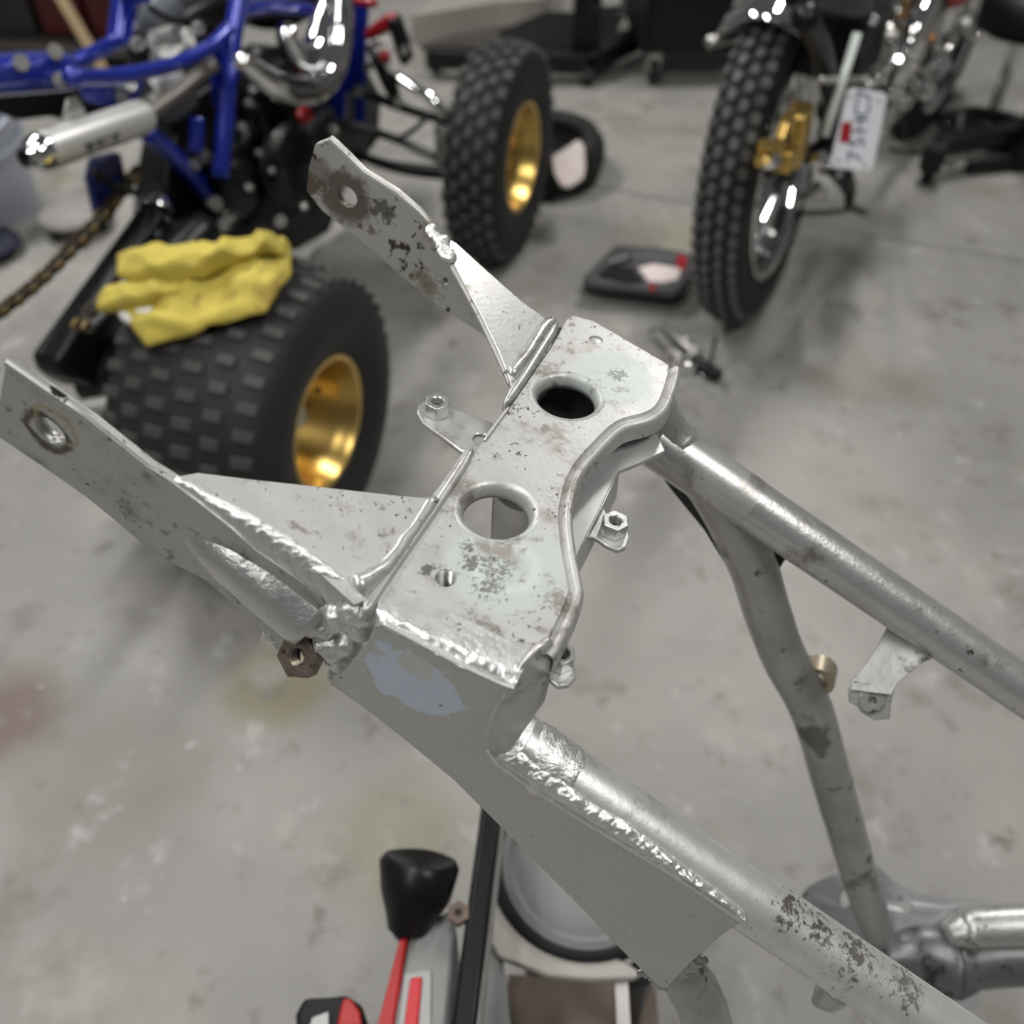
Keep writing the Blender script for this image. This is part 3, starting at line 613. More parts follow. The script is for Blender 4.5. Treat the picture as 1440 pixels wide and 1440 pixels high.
obj('crankcase', box(Q.L(390, 230, -.47), .085, .15, .085, Q.q, Q.f), m_eng, quad, bevel=.02, seg=3)
obj('gearbox', box(Q.L(300, 240, -.50), .085, .10, .075, Q.q, Q.f), m_eng, quad, bevel=.02, seg=3)
obj('clutch_cover', lathe([(0, .085), (.018, .083), (.028, .072), (.032, .05), (.034, .00001)], Q.L(405, 232, -.385), Q.q, 32), m_eng, quad)
obj('ignition_cover', lathe([(0, .055), (.014, .052), (.022, .04), (.024, .00001)], Q.L(335, 262, -.40), Q.q, 28), m_eng, quad)
obj('air_box', box(Q.L(250, 40, -.60), .08, .09, .06, Q.q, Q.f), m_blk, quad, bevel=.02)
obj('fuel_tank', wobble(ball(Q.L(385, -10, -.52), .11, 1, 1.2, .55), .004, 8), m_blk, quad, angle=180)
obj('carburettor', wobble(cyl(Q.L(225, 62, -.55), Q.L(255, 55, -.50), .028, 16), .004, 40), m_alu, quad)
obj('airbox_boot', tube([Q.L(205, 48, -.58), Q.L(220, 25, -.56), Q.L(232, 12, -.56)], [.022, .032, .04], 16, n=3), mat('grey_rubber', (.10, .11, .13), .45), quad)
obj('throttle_body', box(Q.L(240, 85, -.5), .022, .03, .02, Q.q, Q.f), m_alu, quad, bevel=.004)
obj('shock_body', cyl(Q.L(216, 280, -.47), Q.L(214, 345, -.42), .026, 20), m_blk, quad)
obj('shock_collar', lathe([(-.012, .03), (-.012, .034), (0, .035), (.012, .034), (.012, .03)], Q.L(216, 298, -.455), (Q.L(216, 280, -.47)-Q.L(214, 345, -.42)), 28), m_chr, quad)
obj('shock_collar', lathe([(-.010, .03), (-.010, .033), (.010, .033), (.010, .03)], Q.L(216, 316, -.45), (Q.L(216, 280, -.47)-Q.L(214, 345, -.42)), 28), m_chr, quad)
obj('shock_cap', lathe([(-.012, .022), (-.012, .026), (.012, .026), (.012, .00001)], Q.L(215, 336, -.43), (Q.L(216, 280, -.47)-Q.L(214, 345, -.42)), 24), m_red, quad)
obj('red_cap', lathe([(0, .016), (.012, .016), (.016, .010), (.016, .00001)], Q.L(427, 163, -.36), Q.q*.7+Z*.5-Q.f*.4, 20), m_red, quad)
# small bright fittings
rnd = random.Random(11)
for (px, py, l, r) in ((352, 128, -.38, .008), (347, 146, -.38, .009), (338, 180, -.38, .008), (343, 188, -.38, .006), (358, 75, -.38, .008), (285, 225, -.44, .015), (268, 232, -.44, .012), (298, 285, -.42, .014), (316, 300, -.42, .015), (290, 330, -.42, .011), (310, 318, -.40, .012), (385, 195, -.36, .011), (348, 265, -.36, .008), (362, 215, -.36, .007), (392, 312, -.36, .012), (380, 240, -.36, .007), (425, 290, -.34, .008), (465, 185, -.36, .012), (444, 245, -.34, .011), (442, 270, -.34, .010), (265, 62, -.42, .010), (275, 40, -.42, .011), (262, 50, -.44, .010), (292, 84, -.40, .008), (210, 60, -.5, .010), (190, 62, -.5, .012), (165, 118, -.44, .012), (168, 138, -.44, .010), (182, 125, -.44, .009)):
    p = Q.L(px, py, l); d = (Q.q+V((rnd.uniform(-.5, .5), rnd.uniform(-.5, .5), rnd.uniform(0, .8)))).normalized()
    obj('bolt_fitting', nut(p, d, r, r*1.1, r*.4), m_alu, quad, bevel=.001)
# cables
for pts, l in (([(330, 70), (345, 95), (340, 130), (352, 170), (340, 210)], -.39), ([(210, 10), (240, 28), (280, 30), (310, 45)], -.48), ([(360, 150), (375, 190), (370, 240), (390, 290)], -.37), ([(425, 180), (440, 215), (430, 260), (445, 300)], -.34), ([(130, 240), (160, 262), (190, 270), (230, 262)], -.44)):
    qt('cable', pts, l, .006, m_blk2)
# swingarm, axle, carrier
qt('swingarm', [(300, 300), (240, 340), (170, 400), (110, 480), (80, 530)], -.46, [.03, .03, .034, .036, .03], m_blk, flat=.8)
qt('swingarm', [(290, 320), (235, 380), (195, 440), (175, 490)], -.36, [.03, .032, .034, .034], m_blk)
qt('chain_guide', [(178, 400), (152, 430), (122, 460)], -.36, .010, mat('grey_plastic', (.28, .28, .27), .5))
obj('bearing_carrier', lathe([(-.04, .04), (-.04, .06), (.03, .062), (.04, .045), (.06, .04)], Q.P(-.42, 0, .252), Q.q, 28), m_blk2, quad)
obj('axle', cyl(Q.P(-.50, 0, .252), Q.P(-.06, 0, .252), .019, 20), m_alu, quad)
obj('axle_nut', lathe([(0, .022), (0, .034), (.03, .034), (.03, .022)], Q.P(-.365, 0, .252), Q.q, 20), m_chr, quad)
obj('wheel_hub', lathe([(0, .035), (.02, .05), (.03, .05), (.03, .02)], Q.P(-.33, 0, .252), Q.q, 24), m_alu, quad)
obj('swingarm_plate', prism([Q.L(*p, -.46) for p in ((195, 290), (230, 345), (170, 352), (150, 420), (180, 470), (182, 512), (110, 540), (50, 522), (42, 500))], Q.q*.05), m_blk, quad, bevel=.008)
obj('axle_spacer', cyl(Q.L(112, 580, -.38), Q.L(164, 572, -.32), .020, 20), m_alu, quad)
# chain: links along a sagging run
def chain(pts, l, pitch, name):
    p3 = smooth_path([Q.L(*p, l) for p in pts], 10); Lt = sum((p3[i+1]-p3[i]).length for i in range(len(p3)-1)); n = int(Lt/pitch)
    ps = resample(p3, n); parts, rollers = [], []
    for i in range(n-1):
        t = (ps[i+1]-ps[i]).normalized(); off = .0095 if i % 2 else .0065
        for s in (-1, 1): (parts if i % 2 else rollers).append(box((ps[i]+ps[i+1])/2+Q.q*off*s, pitch*.55, .0015, .0062, t, Q.q, t.cross(Q.q)))
        rollers.append(tube([ps[i]-Q.q*.006, ps[i]+Q.q*.006], .005, 8))
    o = obj(name, join(*parts), m_chain, quad, smooth=False); o['kind'] = 'stuff'
    o2 = obj('chain_rollers', join(*rollers), mat('oily_steel', (.05, .04, .03), .4, .5), o, smooth=False); o2['kind'] = 'stuff'; return o
chain([(196, 236), (172, 268), (140, 308), (100, 350), (55, 395), (0, 438), (-40, 462)], -.47, .0160, 'drive_chain')
chain([(135, 428), (120, 448), (108, 468)], -.36, .0160, 'drive_chain')
# front suspension
def qft(name, pts, f, r, m, n=4):
    return obj(name, tube([Q.F(*p[:2], p[2] if len(p) > 2 else f) for p in pts], r, 14, n=n), m, quad, angle=180)
qft('upper_arm', [(500, 122), (544, 143), (585, 158), (632, 171)], .98, .011, m_blk)
qft('brake_line', [(556, 106), (580, 121), (604, 137), (618, 152), (628, 164)], .93, [.010, .011, .011, .011, .010], m_chr)
qft('lower_arm', [(478, 172), (520, 184), (560, 197), (622, 226)], .98, .011, mat('dull_arm', (.10, .10, .10), .35, .6))
qft('lower_arm', [(498, 216), (544, 232), (590, 240), (640, 244)], .90, [.011, .013, .016, .017], m_blk)
qft('tie_rod', [(560, 196), (585, 180), (600, 165)], .95, .006, m_blk)
qft('arm_brace', [(520, 205), (530, 192), (536, 185)], .95, .006, m_blk)
qft('front_shock', [(522, 60), (536, 92), (548, 118), (556, 138)], .95, [.014, .017, .018, .013], m_blk)
qft('shock_reservoir', [(553, 24), (562, 50), (570, 78), (576, 86)], .93, [.017, .018, .018, .014], m_blk)
qft('shock_mount', [(518, 50), (530, 42), (548, 32), (558, 28)], .94, [.012, .015, .017, .015], m_red)
qft('shock_ring', [(537, 80), (545, 78)], .94, .014, m_red, 1)
obj('spring', tube([Q.F(530, 60, .96)+(Q.F(543, 100, .96)-Q.F(530, 60, .96))*k/60+(Q.q*math.cos(k*.7)+Q.f*math.sin(k*.7))*.021 for k in range(61)], .004, 8), m_wht, quad)
for (px, py) in ((519, 92), (570, 70), (562, 142), (505, 128), (465, 182)): obj('bolt_fitting', nut(Q.F(px, py, .92), -Q.f, .011, .01, .004), m_alu, quad)
obj('front_bulkhead', prism([Q.F(*p, 1.0) for p in ((446, -30), (520, -30), (514, 60), (512, 172), (498, 172), (497, 130), (486, 130), (484, 170), (455, 176), (450, 60))], Q.f*.01), m_blue, quad)
obj('knuckle', box(Q.P(-.19, 1.02, .27), .03, .05, .06, Q.q, Q.f), m_alu, quad, bevel=.01)
qft('bumper_strip', [(486, -6), (510, 2), (528, 4)], .92, .010, m_red)
# ------------------------------------------------------------------ yellow rag over the rear tyre
def on_cyl(px, py, R):
    d = ray(px, py); c = Q.P(0, 0, .252); w = CAM-c
    dp = d-Q.q*d.dot(Q.q); wp = w-Q.q*w.dot(Q.q)
    a, b, cc = dp.dot(dp), 2*dp.dot(wp), wp.dot(wp)-R*R; D = b*b-4*a*cc
    t = (-b-math.sqrt(D))/(2*a) if D > 0 else -b/(2*a)
    return CAM+d*t
def cloth(name, top, bot, R0, m, parent, amp=.006, sc=16, nu=46, nv=18, seed=0, lift=0.0, edge=.012):
    T = resample([V((a, b, 0)) for a, b in top], nu); B = resample([V((a, b, 0)) for a, b in bot], nu); rows = []
    for j in range(nv):
        v = j/(nv-1); row = []
        for i in range(nu):
            u = i/(nu-1); p = T[i].lerp(B[i], v); e = min(u, 1-u, v*.6, (1-v)*.6)*2
            R = R0+lift*min(1, e*3)
            P = on_cyl(p.x, p.y, R); n = (P-Q.P(0, 0, .252)); n = (n-Q.q*n.dot(Q.q)).normalized()
            f = noise.noise(P*sc+V((seed, 2, 1)))+.6*noise.noise(P*sc*2.3+V((5, seed, 1)))
            ridge = 1-abs(noise.noise(P*sc*.8+V((seed, 9, 4))))*2
            row.append(P+n*(amp*f+amp*1.6*ridge*ridge*min(1, e*4))-n*edge*max(0, 1-e*6)*.5)
        rows.append(row)
    o = obj(name, loft(rows), m, parent, angle=180)
    s = o.modifiers.new('thick', 'SOLIDIFY'); s.thickness = .004; s.offset = 0
    return o
m_rag = mat('yellow_cloth', (.52, .42, .075), .85, var=.25, vscale=14, bump=.4, bscale=160, spots=[((.36, .25, .05), 13, .56, .14), ((.17, .14, .05), 24, .62, .10)])
rag = thing('yellow_rag', on_cyl(280, 410, .265), 'crumpled yellow shop rag draped over the rear tyre', 'rag')
cloth('rag_lower_fold', [(150, 404), (205, 398), (280, 380), (345, 352), (402, 336), (409, 352)], [(204, 486), (215, 484), (250, 474), (300, 456), (370, 432), (407, 375)], .274, m_rag, rag, .010, 19, seed=3)
cloth('rag_upper_fold', [(162, 352), (180, 344), (235, 345), (300, 342), (360, 337), (404, 336)], [(163, 384), (190, 396), (240, 396), (285, 386), (340, 366), (400, 350)], .290, m_rag, rag, .010, 20, seed=8, lift=.014)
cloth('rag_corner', [(134, 420), (150, 402), (185, 396), (220, 397), (262, 398)], [(134, 434), (150, 437), (185, 430), (220, 424), (262, 408)], .283, m_rag, rag, .006, 22, nu=30, nv=12, seed=5, lift=.01)
tagm = cloth('care_label', [(162, 436), (188, 424), (222, 424)], [(168, 446), (190, 460), (218, 446)], .275, m_wht, rag, .001, 5, nu=10, nv=6, seed=2)
# ------------------------------------------------------------------ motorcycle at the upper right
Mo = Veh(atz(1052, 424, 0).to_tuple(), 28, 4)
moto = thing('motorcycle', Mo.P(0, .5, 0), 'parked motorcycle with studded rear tyre, gold hub and polished engine, upper right', 'motorcycle')
mc = Mo.O+Mo.up*.335
cols = [(-.038, .021, .1), (-.013, .020, .6), (.013, .020, .1), (.038, .022, .6)]
tyre(moto, 'rear_tyre', mc, Mo.ax, .335, .104, .232, cols, 62, .026, .024, .010, mb=mat('grey_studs', (.085, .082, .080), .55, var=.3, vscale=16), hexa=True, label='narrow studded rear tyre')
m_mrim = m_chr
def wire_wheel(C, ax, r, parent, nm, hubm, hub_r=.05, wid=.05):
    obj(nm+'_rim', lathe([(-wid, r+.006), (-wid-.004, r-.004), (-wid*.7, r-.012), (-wid*.3, r-.022), (wid*.3, r-.022), (wid*.7, r-.012), (wid+.004, r-.004), (wid, r+.006)], C, ax, 48), m_mrim, parent, angle=180)
    x, y, z = basis(ax)
    h = obj(nm+'_hub', lathe([(-.07, .00001), (-.07, hub_r*.5), (-.05, hub_r*.6), (-.045, hub_r), (-.035, hub_r), (-.03, hub_r*.6), (.03, hub_r*.6), (.035, hub_r), (.045, hub_r), (.05, hub_r*.6), (.07, hub_r*.5), (.07, .00001)], C, ax, 28), hubm, parent)
    for k in range(32):
        s = 1 if k % 2 else -1; a = 2*math.pi*k/32; b = a+(.5 if (k//2) % 2 else -.5)
        obj('spoke', tube([C+z*.04*s+(x*math.cos(a)+y*math.sin(a))*hub_r*.9, C+(x*math.cos(b)+y*math.sin(b))*(r-.02)], .0022, 6), m_chr, parent)
wire_wheel(mc, Mo.ax, .232, moto, 'rear', mat('dark_hub', (.05, .05, .05), .4, .6), .055)
# gold sprocket carrier and caliper on the right of the hub
obj('gold_hub_plate', lathe([(-.006, .02), (-.006, .046), (.0, .052), (.012, .050), (.014, .036), (.008, .03), (.008, .02)], Mo.L(1100, 200, .075), Mo.ax, 12), m_gold, moto, smooth=False, bevel=.004)
obj('gold_caliper', wobble(box(Mo.L(1120, 190, .08), .020, .028, .058, Mo.q, (Mo.f*.8+Z*.2).normalized(), (Z-Mo.f*.3).normalized()), .004, 30), m_gold, moto, bevel=.01)
obj('gold_caliper', box(Mo.L(1104, 222, .085), .018, .024, .020, Mo.q, Mo.f), m_gold, moto, bevel=.006)
for (px, py, r) in ((1072, 207, .013), (1076, 227, .012), (1066, 226, .010)): obj('gold_bolt', nut(Mo.L(px, py, .09), Mo.q-Mo.f*.4+Z*.5, r, .012, r*.3), m_gold, moto)
obj('axle_nut', nut(Mo.L(1078, 228, .10), Mo.q-Mo.f*.4+Z*.6, .012, .02, .004), m_chr, moto)
obj('axle_nut', nut(Mo.L(1146, 226, .12), Mo.q-Mo.f*.4+Z*.6, .014, .02, .004), m_chr, moto)
# chrome rear fender
rows = []
x, y, z = basis(Mo.ax)
a_up = max(range(360), key=lambda k: (x*math.cos(math.radians(k))+y*math.sin(math.radians(k))).dot((Z*.9-Mo.f*.42).normalized())); sg = 1 if (x*math.cos(math.radians(a_up+20))+y*math.sin(math.radians(a_up+20))).dot(Mo.f) > 0 else -1
for k in range(25):
    a = math.radians(a_up+sg*k*4.4); rv = x*math.cos(a)+y*math.sin(a)
    rows.append([mc+Mo.ax*d+rv*(.372-1.9*abs(d)**1.55) for d in (-.085, -.07, -.05, -.025, 0, .025, .05, .07, .085)])
o = obj('rear_fender', loft(rows), m_chr, moto, angle=180); s = o.modifiers.new('thick', 'SOLIDIFY'); s.thickness = .003
# left silencer tip and number plate bracket
Mo = Veh(atz(1042, 426, 0).to_tuple(), 35, 4)
def mt_(name, pts, l, r, m, n=4, parent=moto): return obj(name, tube([Mo.L(*p[:2], p[2] if len(p) > 2 else l) for p in pts], r, 14, n=n), m, parent, angle=180)
mt_('exhaust_tip', [(998, 60), (1018, 54), (1036, 49)], -.10, .012, m_alu)
mt_('swingarm', [(1140, 218), (1180, 190), (1230, 150), (1290, 110)], .13, [.018, .018, .02, .02], m_blk)
mt_('frame_tube', [(1130, 20), (1150, 60), (1168, 130), (1172, 170), (1160, 240)], .14, [.02, .02, .018, .018, .014], m_blk)
mt_('frame_tube', [(1120, -20), (1180, 0), (1250, 10), (1320, 0)], .10, .03, m_blk)
mt_('shock_rod', [(1206, 46, .17), (1160, 192, .17)], .17, .0075, mat('rod_painted_reflection', (.74, .80, .76), .35, .1), 1)  # silver rod; the pale base colour paints in the light it reflects
mt_('cross_bar', [(1155, 113), (1180, 112), (1222, 112)], .16, .006, m_alu)
mt_('plate_bracket', [(1190, 242), (1196, 262), (1194, 290)], .17, [.012, .012, .010], m_blk)
mt_('kickstand', [(1170, 240), (1192, 268), (1196, 290), (1216, 300)], .15, [.011, .012, .010, .008], m_blk)
obj('stand_foot', ball(Mo.L(1224, 302, .15), .008), m_alu, moto)
mt_('footpeg', [(1120, 286), (1132, 276), (1148, 262)], .12, .012, m_alu)
mt_('brake_rod', [(1120, 300), (1150, 300), (1190, 296)], .12, .006, m_blk)
# number plate, mounted on end
pc0, pc1, pc3 = Mo.L(1191, 126, .19), Mo.L(1243, 136, .19), Mo.L(1169, 236, .19)
pctr = on_plane(1206, 184, (pc0+pc3)/2, (Mo.q*.55-Mo.f*.75+Z*.36).normalized())
pnrm = (Mo.q*.55-Mo.f*.75+Z*.36).normalized()
pt_ = [on_plane(*p, pctr, pnrm) for p in ((1192, 128), (1199, 124), (1242, 130), (1248, 137), (1228, 236), (1222, 241), (1172, 236), (1167, 230))]
plate_o = obj('number_plate', prism(pt_, pnrm*-.002), mat('plate_white', (.72, .73, .78), .45, var=.05, vscale=20), moto, bevel=.001)
pu = (on_plane(1214, 130, pctr, pnrm)-on_plane(1197, 238, pctr, pnrm)).normalized()      # reading direction, upwards in the picture
pv = pnrm.cross(pu)
m_txt = mat('plate_ink', (.10, .12, .20), .6)
def lettering(txt, c, size, parent, xd, yd, m, name='lettering'):
    cu = bpy.data.curves.new('lettering', 'FONT'); cu.body = txt; cu.size = size; cu.align_x = 'CENTER'; cu.align_y = 'CENTER'; cu.extrude = .0006
    ob = bpy.data.objects.new('tmp', cu); COL.objects.link(ob); bpy.context.view_layer.update()
    me = bpy.data.meshes.new_from_object(ob.evaluated_get(bpy.context.evaluated_depsgraph_get())); bpy.data.objects.remove(ob, do_unlink=True)
    zd = xd.cross(yd); vs = [V(c)+xd*v.co.x+yd*v.co.y+zd*(v.co.z+.0012) for v in me.vertices]
    return obj(name, (vs, [tuple(p.vertices) for p in me.polygons]), m, parent, smooth=False)
pmid = on_plane(1209, 183, pctr, pnrm)
for i, ch in enumerate('75HC7'): lettering(ch, pmid+pu*((-.046, -.022, .006, .032, .054)[i]+.002), .040, plate_o, pu, pv, m_txt, 'plate_character')
rc_ = on_plane(1189, 186, pctr, pnrm)
obj('red_sticker', box(rc_+pnrm*.0012, .017, .009, .0006, pu, pv, pnrm), m_red, plate_o, smooth=False)
for p in ((1196, 136), (1236, 142), (1178, 226), (1216, 232)): obj('plate_screw', lathe([(0, .004), (.002, .003), (.002, .00001)], on_plane(*p, pctr, pnrm), pnrm, 10), m_alu, plate_o)
# engine: polished cases, fins and pipes
obj('engine_case', box(Mo.L(1240, 80, .02), .10, .16, .12, Mo.q, Mo.f), m_alu, moto, bevel=.03, seg=3)
obj('side_cover', lathe([(0, .075), (.02, .073), (.032, .05), (.034, .00001)], Mo.L(1262, 92, .13), Mo.q, 28), m_chr, moto)
obj('polished_cover', prism([Mo.L(*p, .17) for p in ((1258, 70), (1270, 50), (1292, 52), (1296, 72), (1286, 92))], Mo.q*.03), m_chr, moto, bevel=.008)
mt_('exhaust_pipe', [(1310, 0), (1296, 20), (1284, 45), (1278, 62)], .16, [.022, .022, .022, .02], m_chr)
mt_('exhaust_pipe', [(1340, -10), (1334, 10), (1326, 40)], .12, .02, m_chr)
mt_('copper_pipe', [(1312, 48), (1308, 62), (1304, 78)], .19, .008, mat('copper', (.45, .25, .12), .3, .9))
mt_('hose', [(1276, -5), (1272, 20), (1266, 42)], .18, .008, mat('brown_hose', (.18, .10, .03), .4))
obj('fuel_tank', wobble(ball(Mo.L(1310, -30, .05), .10, 1, 1.3, .7), .003, 9), m_red, moto, angle=180)
obj('battery_box', box(Mo.L(1180, 30, .05), .08, .08, .09, Mo.q, Mo.f), m_blk2, moto, bevel=.015)
obj('cylinder_fins', join(*[box(Mo.L(1262, 24, .02)+Z*.016*i, .09, .08, .005, Mo.q, Mo.f) for i in range(-2, 5)]), m_alu, moto, smooth=False, bevel=.002)
rnd = random.Random(5)
for (px, py, r) in ((1226, 111, .014), (1243, 95, .013), (1262, 30, .016), (1290, 84, .014), (1322, 70, .013), (1284, 116, .012), (1264, 128, .012), (1270, 145, .014), (1300, 128, .018), (1296, 96, .012), (1216, 124, .009), (1312, 88, .012), (1225, 30, .010), (1240, 110, .010), (1252, 60, .010), (1160, 230, .012), (1155, 272, .010), (1178, 244, .009), (1370, 50, .012), (1330, 90, .010), (1248, 130, .012), (1236, 145, .010)):
    p = Mo.L(px, py, .17); d = (Mo.q-Mo.f*.3+V((rnd.uniform(-.5, .5), rnd.uniform(-.5, .5), rnd.uniform(.1, .9)))).normalized()
    obj('bolt_fitting', nut(p, d, r, r, r*.4), m_chr, moto, bevel=.0015)
mt_('lower_rail', [(1180, 175), (1240, 150), (1300, 132), (1340, 110)], .06, .016, m_blk)
# front wheel
fwc = Mo.P(0, 1.22, .33)
fwc = on_plane(1330, 30, fwc, Mo.q); fwc = V((fwc.x, fwc.y, .33)) if False else fwc
tyre(moto, 'front_tyre', fwc, Mo.q, .33, .10, .25, [(-.02, .02, 0), (.02, .02, .5)], 40, .03, .02, .006, label='front tyre beyond the engine')
wire_wheel(fwc, Mo.q, .25, moto, 'front', m_alu, .06, .04)
# studs catching light
obj('valve_stem', cyl(Mo.L(1049, 262, .0), Mo.L(1046, 258, .0), .006, 8), m_alu, moto)
# ------------------------------------------------------------------ things on the floor
sc = V((.085, 2.64, 0))
spare = thing('spare_tyre', sc, 'loose black tyre lying flat on the floor behind the quad front wheel', 'tyre')
prof = [(.02, .112), (.0, .125), (.0, .150), (.02, .172), (.06, .182), (.10, .176), (.125, .158), (.130, .135), (.122, .116), (.105, .110), (.095, .122), (.06, .140), (.03, .125), (.02, .112)]
sp = obj('carcass', lathe(prof, sc, Z, 56), m_rub, spare, angle=180)
rib_parts = [box(sc+V((math.cos(a), math.sin(a), 0))*.1335+Z*.065, .004, .004, .022, V((math.cos(a), math.sin(a), 0)), V((-math.sin(a), math.cos(a), 0))) for a in [2*math.pi*k/48 for k in range(48)]]
obj('inner_ribs', join(*rib_parts), mat('rib_rubber', (.04, .038, .034), .6), sp, smooth=False)['kind'] = 'stuff'
# pale cloth hanging over its near side
def drape(name, outline_px, P, n, m, label, cat, thick=.006, amp=.006, sc_=24):
    pts = [on_plane(*p, P, n) for p in outline_px]; c = sum(pts, V((0, 0, 0)))/len(pts); rows = []
    ring = resample(pts+[pts[0]], 41)[:40]
    for j in range(9):
        k = j/8
        rows.append([c.lerp(p, k)+V(n)*(amp*(noise.noise(c.lerp(p, k)*sc_)+.5)*1.6*(1-k**3)+.004) for p in ring])
    o = solo(name, loft(rows, True), m, label, cat, angle=180); s = o.modifiers.new('thick', 'SOLIDIFY'); s.thickness = thick; s.offset = 1
    return o
drape('pale_cloth', [(776, 222), (792, 212), (812, 198), (821, 206), (823, 235), (821, 252), (800, 266), (788, 262), (779, 245)], atz(800, 235, .165), (Z*.9-V((0, 1, 0))*.42).normalized(), mat('pale_cloth', (.66, .58, .55), .85, var=.1, vscale=14, bump=.3), 'pale pinkish cloth draped over the rim of the loose tyre', 'cloth')
# tool case
tc0 = atz(900, 425, 0)
case = thing('tool_case', atz(890, 400, 0), 'black plastic tool case with white and red label lying on the floor', 'tool case')
ct = [(866, 344), (925, 347), (973, 356), (980, 366), (977, 378), (958, 405), (948, 410), (905, 404), (824, 394), (822, 388)]
CH = .062
obj('case_lid', prism([atz(*p, CH) for p in ct], -Z*.024), mat('case_black', (.075, .076, .078), .42, var=.15, vscale=20), case, bevel=.006, seg=3)
cbm = [atz(*p, CH-.027) for p in ct]; cctr = sum(cbm, V((0, 0, 0)))/len(cbm)
obj('case_base', prism([cctr+(p-cctr)*1.01 for p in cbm], -Z*(CH-.027)), m_blk2, case, bevel=.005)
def decal(px, m, nm, z=CH+.001, th_=.0015): return obj(nm, prism([atz(*p, z) for p in px], Z*th_), m, case, smooth=False)
decal([(898, 377), (918, 372), (945, 376), (958, 380), (952, 394), (930, 398), (912, 396)], mat('label_pink', (.72, .62, .60), .5), 'white_label')
decal([(951, 362), (962, 358), (967, 368), (960, 381), (953, 378)], m_red, 'red_label')
decal([(914, 399), (922, 400), (921, 409), (913, 408)], m_red, 'red_mark')
obj('case_handle', tube([atz(856, 370, CH+.004), atz(875, 364, CH+.010), atz(884, 361, CH+.004)], .006, 10, n=3), mat('grey_handle', (.28, .28, .27), .5), case)
obj('case_emboss', join(*[box(atz(895+i*16, 362+i*1.2, CH+.002), .012, .012, .003) for i in range(4)]), mat('case_grey', (.11, .11, .115), .4), case, bevel=.002)
obj('case_latch', prism([atz(*p, CH+.001) for p in ((840, 388), (858, 376), (890, 378), (897, 388), (905, 398), (880, 399))], Z*.006), m_blk2, case, bevel=.002)
obj('silver_latch', nut(atz(884, 363, CH+.006), Z, .010, .006, .004), m_chr, case)
# lever tool
lev = thing('lever_tool', atz(962, 505, 0), 'small chrome and black lever lying on the floor by the case', 'tool')
obj('lever_arm', tube([atz(918, 466, .02), atz(938, 484, .025), atz(958, 505, .03)], [.010, .009, .011], 12, n=3), m_alu, lev, angle=180)
obj('lever_arm', tube([atz(932, 462, .02), atz(955, 478, .03), atz(980, 500, .03)], [.009, .011, .011], 12, n=3), m_alu, lev, angle=180)
obj('lever_clamp', wobble(box(atz(960, 512, .015), .028, .02, .014), .004, 40), m_chr, lev, bevel=.005)
obj('rubber_grip', tube([atz(972, 506, .02), atz(992, 518, .02), atz(1012, 530, .018)], [.012, .017, .013], 14, n=3), m_blk, lev, angle=180)
for px, py in ((966, 479), (978, 488), (942, 497), (985, 532)): obj('lever_bolt', nut(atz(px, py, .035), Z, .008, .008, .003), m_chr, lev)
obj('lever_stalk', tube([atz(1000, 508, .015), atz(1003, 490, .04), atz(1007, 474, .06)], .004, 8, n=2), m_blk, lev)
# black tool cabinet on castors
cb = Veh(atz(900, 128, 0).to_tuple(), -4)
cab = thing('tool_cabinet', cb.O, 'black rolling tool cabinet on castors behind the motorcycle', 'cabinet')
def cabp(l0, l1, f0, f1, z0, z1, nm, m, bev=.004): return obj(nm, box(cb.P((l0+l1)/2, (f0+f1)/2, (z0+z1)/2), (l1-l0)/2, (f1-f0)/2, (z1-z0)/2, cb.q, cb.f), m, cab, bevel=bev)
cabp(0, .72, .02, .5, .11, .80, 'cabinet_body', m_blk2)
for i, (z0, z1) in enumerate(((.13, .34), (.355, .50), (.515, .65), (.665, .79))):
    cabp(.02, .70, 0, .02, z0, z1, 'drawer', m_blk)
cabp(.08, .155, -.004, 0, .375, .47, 'white_sticker', m_wht, 0)
for l, f in ((.05, .06), (.66, .06), (.05, .45), (.66, .45)):
    w = obj('castor', lathe([(-.014, .010), (-.014, .038), (-.008, .042), (.008, .042), (.014, .038), (.014, .010)], cb.P(l, f, .043), cb.q, 20), m_rub, cab)
    obj('castor_fork', box(cb.P(l, f+.01, .075), .024, .02, .035, cb.q, cb.f), m_alu, w, bevel=.004)
obj('side_pull', tube([cb.P(-.01, .05, .3), cb.P(-.02, .12, .3), cb.P(-.01, .2, .3)], .008, 8), m_alu, cab)
# black steel post stand
stand = thing('steel_stand', atz(822, 110, 0), 'black steel post stand with flat base frame in the background', 'stand')
b0, b1, b2 = atz(600, 80, .07), atz(828, 88, .07), atz(900, 52, .07)
obj('base_bar', bar(b0, b1, .06, .06), m_blk, stand, bevel=.004); obj('base_bar', bar(b1, b2, .06, .06), m_blk, stand, bevel=.004)
pp = atz(823, 66, .09); obj('post', box(pp+Z*.45, .045, .045, .45), m_blk, stand, bevel=.004)
obj('base_plate', prism([atz(*p, .055) for p in ((700, 48), (770, 20), (880, 22), (850, 72), (740, 70))], Z*.01), m_blk2, stand)
for (px, py) in ((826, 108), (612, 88)):
    obj('foot_wheel', lathe([(-.015, .008), (-.015, .03), (.015, .03), (.015, .008)], atz(px, py, .03), V((1, 0, 0)), 16), m_rub, stand)
obj('hose_loop', tube([atz(832, 10, .3), atz(855, 14, .3), atz(880, 8, .3), atz(905, -10, .35)], .010, 8, n=4), m_blk, stand)
